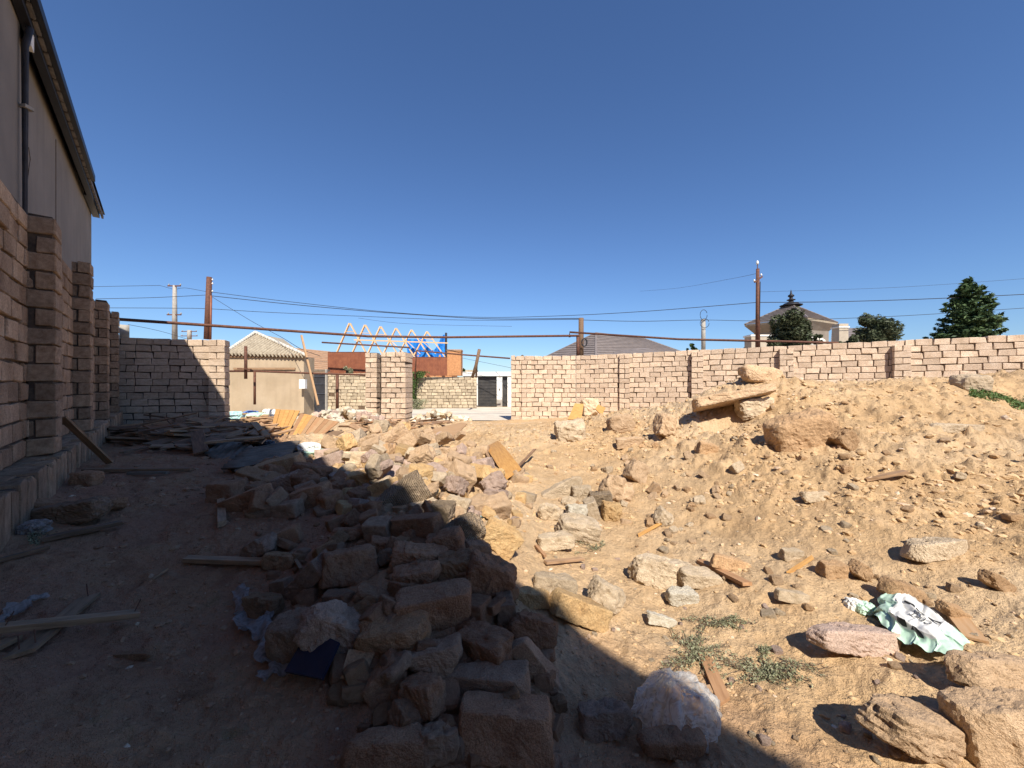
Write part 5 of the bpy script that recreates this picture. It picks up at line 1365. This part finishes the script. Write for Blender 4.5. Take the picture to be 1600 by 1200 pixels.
# unfinished house: trusses
uh = empty('unfinished_house', P(600,640,33), 'unfinished house with a row of bare timber roof trusses', 'house')
MB().box(((P(520,0,34).x+P(705,0,34).x)/2, 36, 2.1), (P(705,0,34).x-P(520,0,34).x, 3.5, 4.2)).build('wall', M['terracotta'], uh)
for i in range(6):
    D = 32+i*.12; ax = 546+i*24.2; ay = 505+i*2.6
    A_, L_, R2_ = P(ax,ay,D), P(ax-20,552+i*.6,D), P(ax+27+i,553+i*2,D)
    tr = MB().tube([A_+Vector((0,-.03,-.1)), A_+Vector((0,.03,-.1))], .1, 6).build('roof_truss', M['wood_new'], uh)
    MB().beam(L_, A_, .08, .22, up=(0,1,0)).build('rafter', M['wood_new'], tr)
    MB().beam(R2_, A_+Vector((.03,.085,0)), .08, .22, up=(0,1,0)).build('rafter', M['wood_new'], tr)
    MB().beam(L_.lerp(A_, .72), R2_.lerp(A_, .72), .04, .14, up=(0,1,0)).build('collar_tie', M['wood_new'], tr)
    if i > 2: MB().beam(P(ax-10,530,D-.1), P(ax+14,553,D-.1), .05, .1, up=(0,1,0)).build('brace', M['wood_new'], tr)
MB().beam(P(553,531,31.8), P(700,536,31.8), .05, .10).build('purlin', M['wood_new'], uh)
MB().tube([P(697,560,34), P(697,520,34)], .1, 8).build('post', M['slate'], uh)
vs, fs = [], []
for i in range(41):
    t = i/40; px = 636+61*t; 
    for j in range(9):
        u = j/8; ytop = 527+ (3 if t < .35 else 0) + 20*max(0, math.sin((t-.45)/.42*math.pi) if .45 < t < .87 else 0) - 4*(t > .9)
        y = ytop+(560-ytop)*u; v = P(px, y, 34.1+.16*math.sin(t*21+u*3)+.08*math.sin(t*47)); vs.append(v)
for i in range(40):
    for j in range(8): a_ = i*9+j; fs.append((a_, a_+9, a_+10, a_+1))
tag(MB().add(vs, fs).build('tarpaulin', M['tarp'], None, True), 'bright blue tarpaulin hanging among the roof trusses', 'tarpaulin')
tb = empty('brick_stack', P(710,588,24), 'orange brick chimney block with rubble on top right of the red fence', 'chimney')
MB().box(P(711,568,26.2), (.92,.9,1.66)).build('brickwork', M['terracotta'], tb)
MB().box(P(711,548,26.2), (.98,.96,.10)).build('cap', M['tile_brown'], tb)
# white garage front
gf = empty('gatehouse', P(770,635,27.4), 'white walled garage front with a dark roller door across the street', 'garage')
Dg = 27.4
def fbox(x0, x1, y0, y1, D, dep, name, mat, parent):
    a, b = P(x0, y1, D), P(x1, y0, D); return MB().box(((a.x+b.x)/2, D+dep/2, (a.z+b.z)/2), (abs(b.x-a.x), dep, abs(b.z-a.z))).build(name, M[mat], parent)
fbox(722, 830, 581, 587.4, Dg-.1, .5, 'beam', 'white_paint', gf)
fbox(776.3, 784.7, 587.6, 624, Dg, .35, 'pillar', 'white_paint', gf); fbox(776.2, 784.8, 624.1, 636, Dg-.02, .38, 'pillar_base', 'concrete', gf)
fbox(793, 830, 587.6, 636, Dg, .35, 'pillar', 'white_paint', gf); fbox(725, 746.5, 587.6, 636, Dg, .3, 'pillar', 'white_paint', gf)
gdn = fbox(746.8, 776, 587.8, 636, Dg+.2, .05, 'garage_door', 'dark_gate', gf)
for i in range(10):
    y = 589+i*4.7; fbox(747, 775.8, y, y+4.2, Dg+.16, .05, 'door_panel', 'dark_gate', gdn)
fbox(785, 792.8, 587.8, 636, Dg+.2, .05, 'door', 'dark_gate', gf)
fbox(779.5, 781, 607, 610, Dg-.05, .06, 'intercom', 'dark_gate', gf)
fbox(727, 745, 578, 581, Dg+.4, 1.0, 'parapet', 'asbestos', gf)
# kerb / step in the gateway
# grey hip roof behind the right wall
hr = empty('house', P(950,640,34), 'house with a broad grey brown hipped metal roof behind the right wall', 'house')
Ap, Bp = P(931,520.5,35), P(1006,529,39.5)
Lc, Cc, Rc = P(850,559,37), P(931,563,31), P(1082,556,36)
roof_rows(Lc, Cc, Ap, Ap+Vector((.01,0,0)), 14, .05, 'roof', 'tile_roof', hr)
roof_rows(Cc, Rc, Bp, Ap, 16, .05, 'roof', 'tile_roof', hr)
for a_, b_ in ((Cc, Ap), (Ap, Bp), (Bp, Rc), (Lc, Ap)): MB().tube([a_, b_], .09, 6).build('ridge_cap', M['tile_roof'], hr)
roof_rows(P(950,556,30.5), P(1040,552,33), P(1008,543.5,34), P(965,548,32.6), 4, .04, 'porch_roof', 'tile_roof', hr)
MB().add([Lc, Cc, Rc, P(1040,556,42), P(870,556,42)]+[Vector((v.x, v.y, 0)) for v in (Lc, Cc, Rc, P(1040,556,42), P(870,556,42))], [(0,1,6,5),(1,2,7,6),(2,3,8,7),(3,4,9,8),(4,0,5,9)]).build('wall', M['stucco_cream'], hr)
# turreted house
tt_ = empty('house', P(1240,640,30), 'cream house with a pyramid roof and dark finial behind the wall and the bushy tree', 'house')
ap = P(1236,475,31); cn = P(1262,496,27.5); lf = P(1163,507,32); rt = P(1309,504,32.5); bk = P(1225,520,37)
bk.z = lf.z
roof_rows(lf, cn, ap, ap+Vector((.01,0,0)), 12, .06, 'roof', 'tile_roof', tt_)
roof_rows(cn, rt, ap, ap+Vector((.01,0,0)), 12, .06, 'roof', 'tile_roof', tt_)
roof_rows(rt, bk, ap, ap+Vector((.01,0,0)), 4, .06, 'roof', 'tile_roof', tt_)
for q in (lf, cn, rt): MB().tube([q, ap], .07, 6).build('ridge_cap', M['tile_roof'], tt_)
cen = (lf+cn+rt+bk)/4
def ringq(f, dz): return [Vector((cen.x+(q.x-cen.x)*f, cen.y+(q.y-cen.y)*f, q.z+dz)) for q in (lf, cn, rt, bk)]
def band(f0, z0, f1, z1, name, mat):
    A_, B_ = ringq(f0, z0), ringq(f1, z1); MB().add(A_+B_, [(i, (i+1) % 4, (i+1) % 4+4, i+4) for i in range(4)]).build(name, M[mat], tt_)
band(1.0, -.02, .99, -.16, 'fascia', 'asbestos'); band(.99, -.16, .80, -.75, 'cornice', 'stucco'); band(.80, -.75, .78, -7.5, 'wall', 'stucco')
MB().lathe([(.75,-.02),(.8,.05),(.55,.12),(.5,.2),(.2,.28),(.16,.4),(.3,.45),(.3,.5),(.13,.56),(.11,.68),(.22,.76),(.22,.84),(.08,.95),(.05,1.15),(.0,1.35)], ap+Vector((0,0,-.15)), 14).build('finial', M['dark_fascia'], tt_, True)
for i in range(2):
    w0 = ringq(.785, -2.6); a_ = w0[0].lerp(w0[1], .3+.35*i); MB().box(a_, (.9,.3,1.2)).build('window', M['dark_gate'], tt_)
cb = empty('chimney', P(1312,540,26), 'cream chimney with a small cap between the two dark trees', 'chimney')
MB().box(P(1312.5,524,26), (.62,.6,1.5)).build('stack', M['stucco_cream'], cb); MB().box(P(1312.5,512,26), (.72,.7,.08)).build('cap', M['white_paint'], cb)
fl = empty('parapet', P(1182,545,26), 'cream parapet block behind the rusty steel pole', 'parapet')
MB().box(P(1183,537,27), (1.3,.8,1.2)).build('wall', M['stucco_cream'], fl); MB().box(P(1183,525.5,27), (1.45,.9,.1)).build('coping', M['white_paint'], fl)
MB().add([P(1152,552,28), P(1170,536,28), P(1170,552,28), P(1152,552,30), P(1170,536,30), P(1170,552,30)], [(0,2,1),(3,4,5),(0,1,4,3)]).build('roof', M['tile_roof'], fl)
sr = empty('house', P(1330,540,36), 'sliver of a dark tiled roof between the chimney and the bushy tree', 'house')
roof_rows(P(1298,535,34), P(1375,535,34), P(1365,512,40), P(1300,513,40), 8, .05, 'roof', 'tile_roof', sr)
MB().add([P(1298,535,34), P(1375,535,34), Vector((P(1375,0,34).x,34,0)), Vector((P(1298,0,34).x,34,0))], [(0,1,2,3)]).build('wall', M['stucco_cream'], sr)
pipe([P(194.5,530,13), P(194.5,508,13)], .17, 'stubby grey concrete post top seen over the front wall next to the left piers', 'concrete', 'post', 'post', 4)
# white arched thing beside the tree
MB_ = MB().lathe([(.6,0),(.6,.4),(.5,.62),(.28,.8),(.0,.86)], P(1273,547,24)+Vector((0,0,0)), 18)
tag(MB_.build('dome', M['asb_cap'], None, True), 'pale rounded tent top peeping over the right wall beside the bushy tree', 'tent')

# ------------------------------------------------------------------ trees
def tree(cx, ytop, ybase, w, D, label, mat, seed, n=9000, leaf=.10, blobs=26, wide=1.0):
    base = P(cx, ybase, D); base.z = 0; e = empty('tree', base, label, 'tree')
    r = np.random.default_rng(seed); k = D/F; Rx = w*k/2; zt = P(cx, ytop, D).z; zb = P(cx, ybase, D).z-.3; hh = (zt-zb)/2; zc = (zt+zb)/2
    cs = []
    for i in range(blobs):
        d = r.normal(size=3); d /= np.linalg.norm(d); q = r.uniform(.25, .86)
        cs.append((d*q*np.array([Rx, Rx, hh])+np.array([base.x, D, zc]), r.uniform(.22, .42)*min(Rx, hh)))
    pts = []
    per = n//blobs
    for c, rr in cs:
        d = r.normal(size=(per, 3)); d /= np.linalg.norm(d, axis=1)[:, None]; pts.append(c+d*(rr*r.uniform(.55, 1.08, per)[:, None]))
    V, Fm = leaf_cloud(np.concatenate(pts), leaf, seed); link('crown', np_mesh('crown', V, Fm, M[mat]), e)
    MB().tube([Vector((base.x, D, 0)), Vector((base.x+.1, D, zc*.6)), Vector((base.x, D, zc+.2))], .16, 8, .05).build('trunk', M['bark'], e, True)
    lm = MB()
    for c, rr in cs[::3]: lm.tube([Vector((base.x, D, zc-.6*hh)), Vector(c)], .05, 5, .015)
    lm.build('limbs', M['bark'], e)
tree(1232, 479, 552, 64, 22, 'bushy dark olive tree in front of the turreted house', 'leaf_tree', 3, n=11000, leaf=.11, blobs=34)
tree(1368, 492, 545, 78, 26, 'broad dark tree to the right of the cream chimney', 'leaf_tree', 4, n=9000, leaf=.12, blobs=26)
tree(1277, 520, 548, 20, 21, 'small shrub crown at the right foot of the bushy olive tree', 'leaf_tree', 6, n=2000, leaf=.07, blobs=10)
tree(1330, 524, 545, 36, 25, 'low shrub crown left of the broad dark tree', 'leaf_tree', 9, n=2500, leaf=.09, blobs=10)
tree(1085, 533, 556, 18, 26, 'small green treetop just left of the cable loop pole', 'leaf_green', 7, n=1500, leaf=.08, blobs=8)
tree(1073, 541, 556, 8, 26.5, 'tiny green treetop left of the small green treetop', 'leaf_green', 8, n=500, leaf=.07, blobs=4)
tree(816, 549, 562, 7, 30, 'tiny dark cypress tip over the left end of the right wall', 'leaf_fir', 12, n=400, leaf=.08, blobs=4)
tree(724, 568, 584, 9, 32, 'small dark cypress tip above the white garage beam', 'leaf_fir', 13, n=500, leaf=.09, blobs=4)
tree(542, 569, 586, 22, 24.6, 'small leafy plant growing on top of the far wall in front of the red fence', 'leaf_weed', 14, n=900, leaf=.06, blobs=7)
def fir(cx, ytop, ybase, w, D, label, seed):
    base = P(cx, ybase, D); zt = P(cx, ytop, D).z; e = empty('fir_tree', (base.x, D, 0), label, 'tree'); r = np.random.default_rng(seed)
    zb = base.z-1.2; Rm = w*D/F/2; pts = []; lm = MB()
    lv = 17
    for i in range(lv):
        t = (i+.3)/lv; z = zt-(zt-zb)*t; R0_ = Rm*(t**.62)*1.12
        nb = 7+int(t*13)
        for b in range(nb):
            a = r.uniform(0, 6.28); L = R0_*r.uniform(.68, 1.12); d = np.array([math.cos(a), math.sin(a), 0])
            m_ = int(26+150*L/Rm*.9)
            u = r.random(m_)**.75; sp = .20*L*(1-u*.55)+.05
            side = np.array([-d[1], d[0], 0])
            q = np.array([base.x, D, z])+d[None]*(u*L)[:, None]+side[None]*(r.normal(size=m_)*sp*.62)[:, None]
            q[:, 2] += .24*u**2*L*1.1-.10*L*u+r.normal(size=m_)*.045
            pts.append(q)
            lm.tube([(base.x, D, z), (base.x+d[0]*L*.8, D+d[1]*L*.8, z+.06*L)], .025, 4, .008)
    V, Fm = leaf_cloud(np.concatenate(pts), .115, seed); link('needles', np_mesh('needles', V, Fm, M['leaf_fir']), e)
    lm.build('branches', M['bark'], e)
    MB().tube([(base.x, D, 0), (base.x, D, zt-.1)], .14, 8, .02).build('trunk', M['bark'], e, True)
fir(1513, 437, 530, 96, 19, 'dense dark fir tree rising over the right wall', 2)
# creeper and brush on the far wall
def hang(cx, y0, y1, w, D, label, seed, mat, n, leaf, name='creeper', cat='creeper'):
    r = np.random.default_rng(seed); k = D/F; t = r.random(n); yy = y0+(y1-y0)*t
    c = np.stack([(cx-800+r.normal(size=n)*w*(.35-.2*t)+2*np.sin(t*7))*k, D+r.normal(size=n)*.12, EYE-(yy-600)*k], 1)
    e = empty(name, c.mean(0), label, cat); V, Fm = leaf_cloud(c, leaf, seed); link('leaves', np_mesh('leaves', V, Fm, M[mat]), e)
    MB().tube([P(cx,y1,D+.05), P(cx-2,(y0+y1)/2,D+.05), P(cx+1,y0,D+.05)], .02, 5).build('stem', M['bark'], e)
hang(645, 581, 625, 15, 24.9, 'green creeper hanging down the far wall beside the gate pier', 3, 'leaf_green', 1500, .07)
hang(657, 580, 590, 16, 24.9, 'tuft of creeper lying on top of the far wall', 4, 'leaf_green', 500, .07)
hang(652, 624, 640, 26, 24.3, 'dry grey brush at the foot of the far wall', 5, 'leaf_weed', 900, .06, 'dry_brush', 'brush')
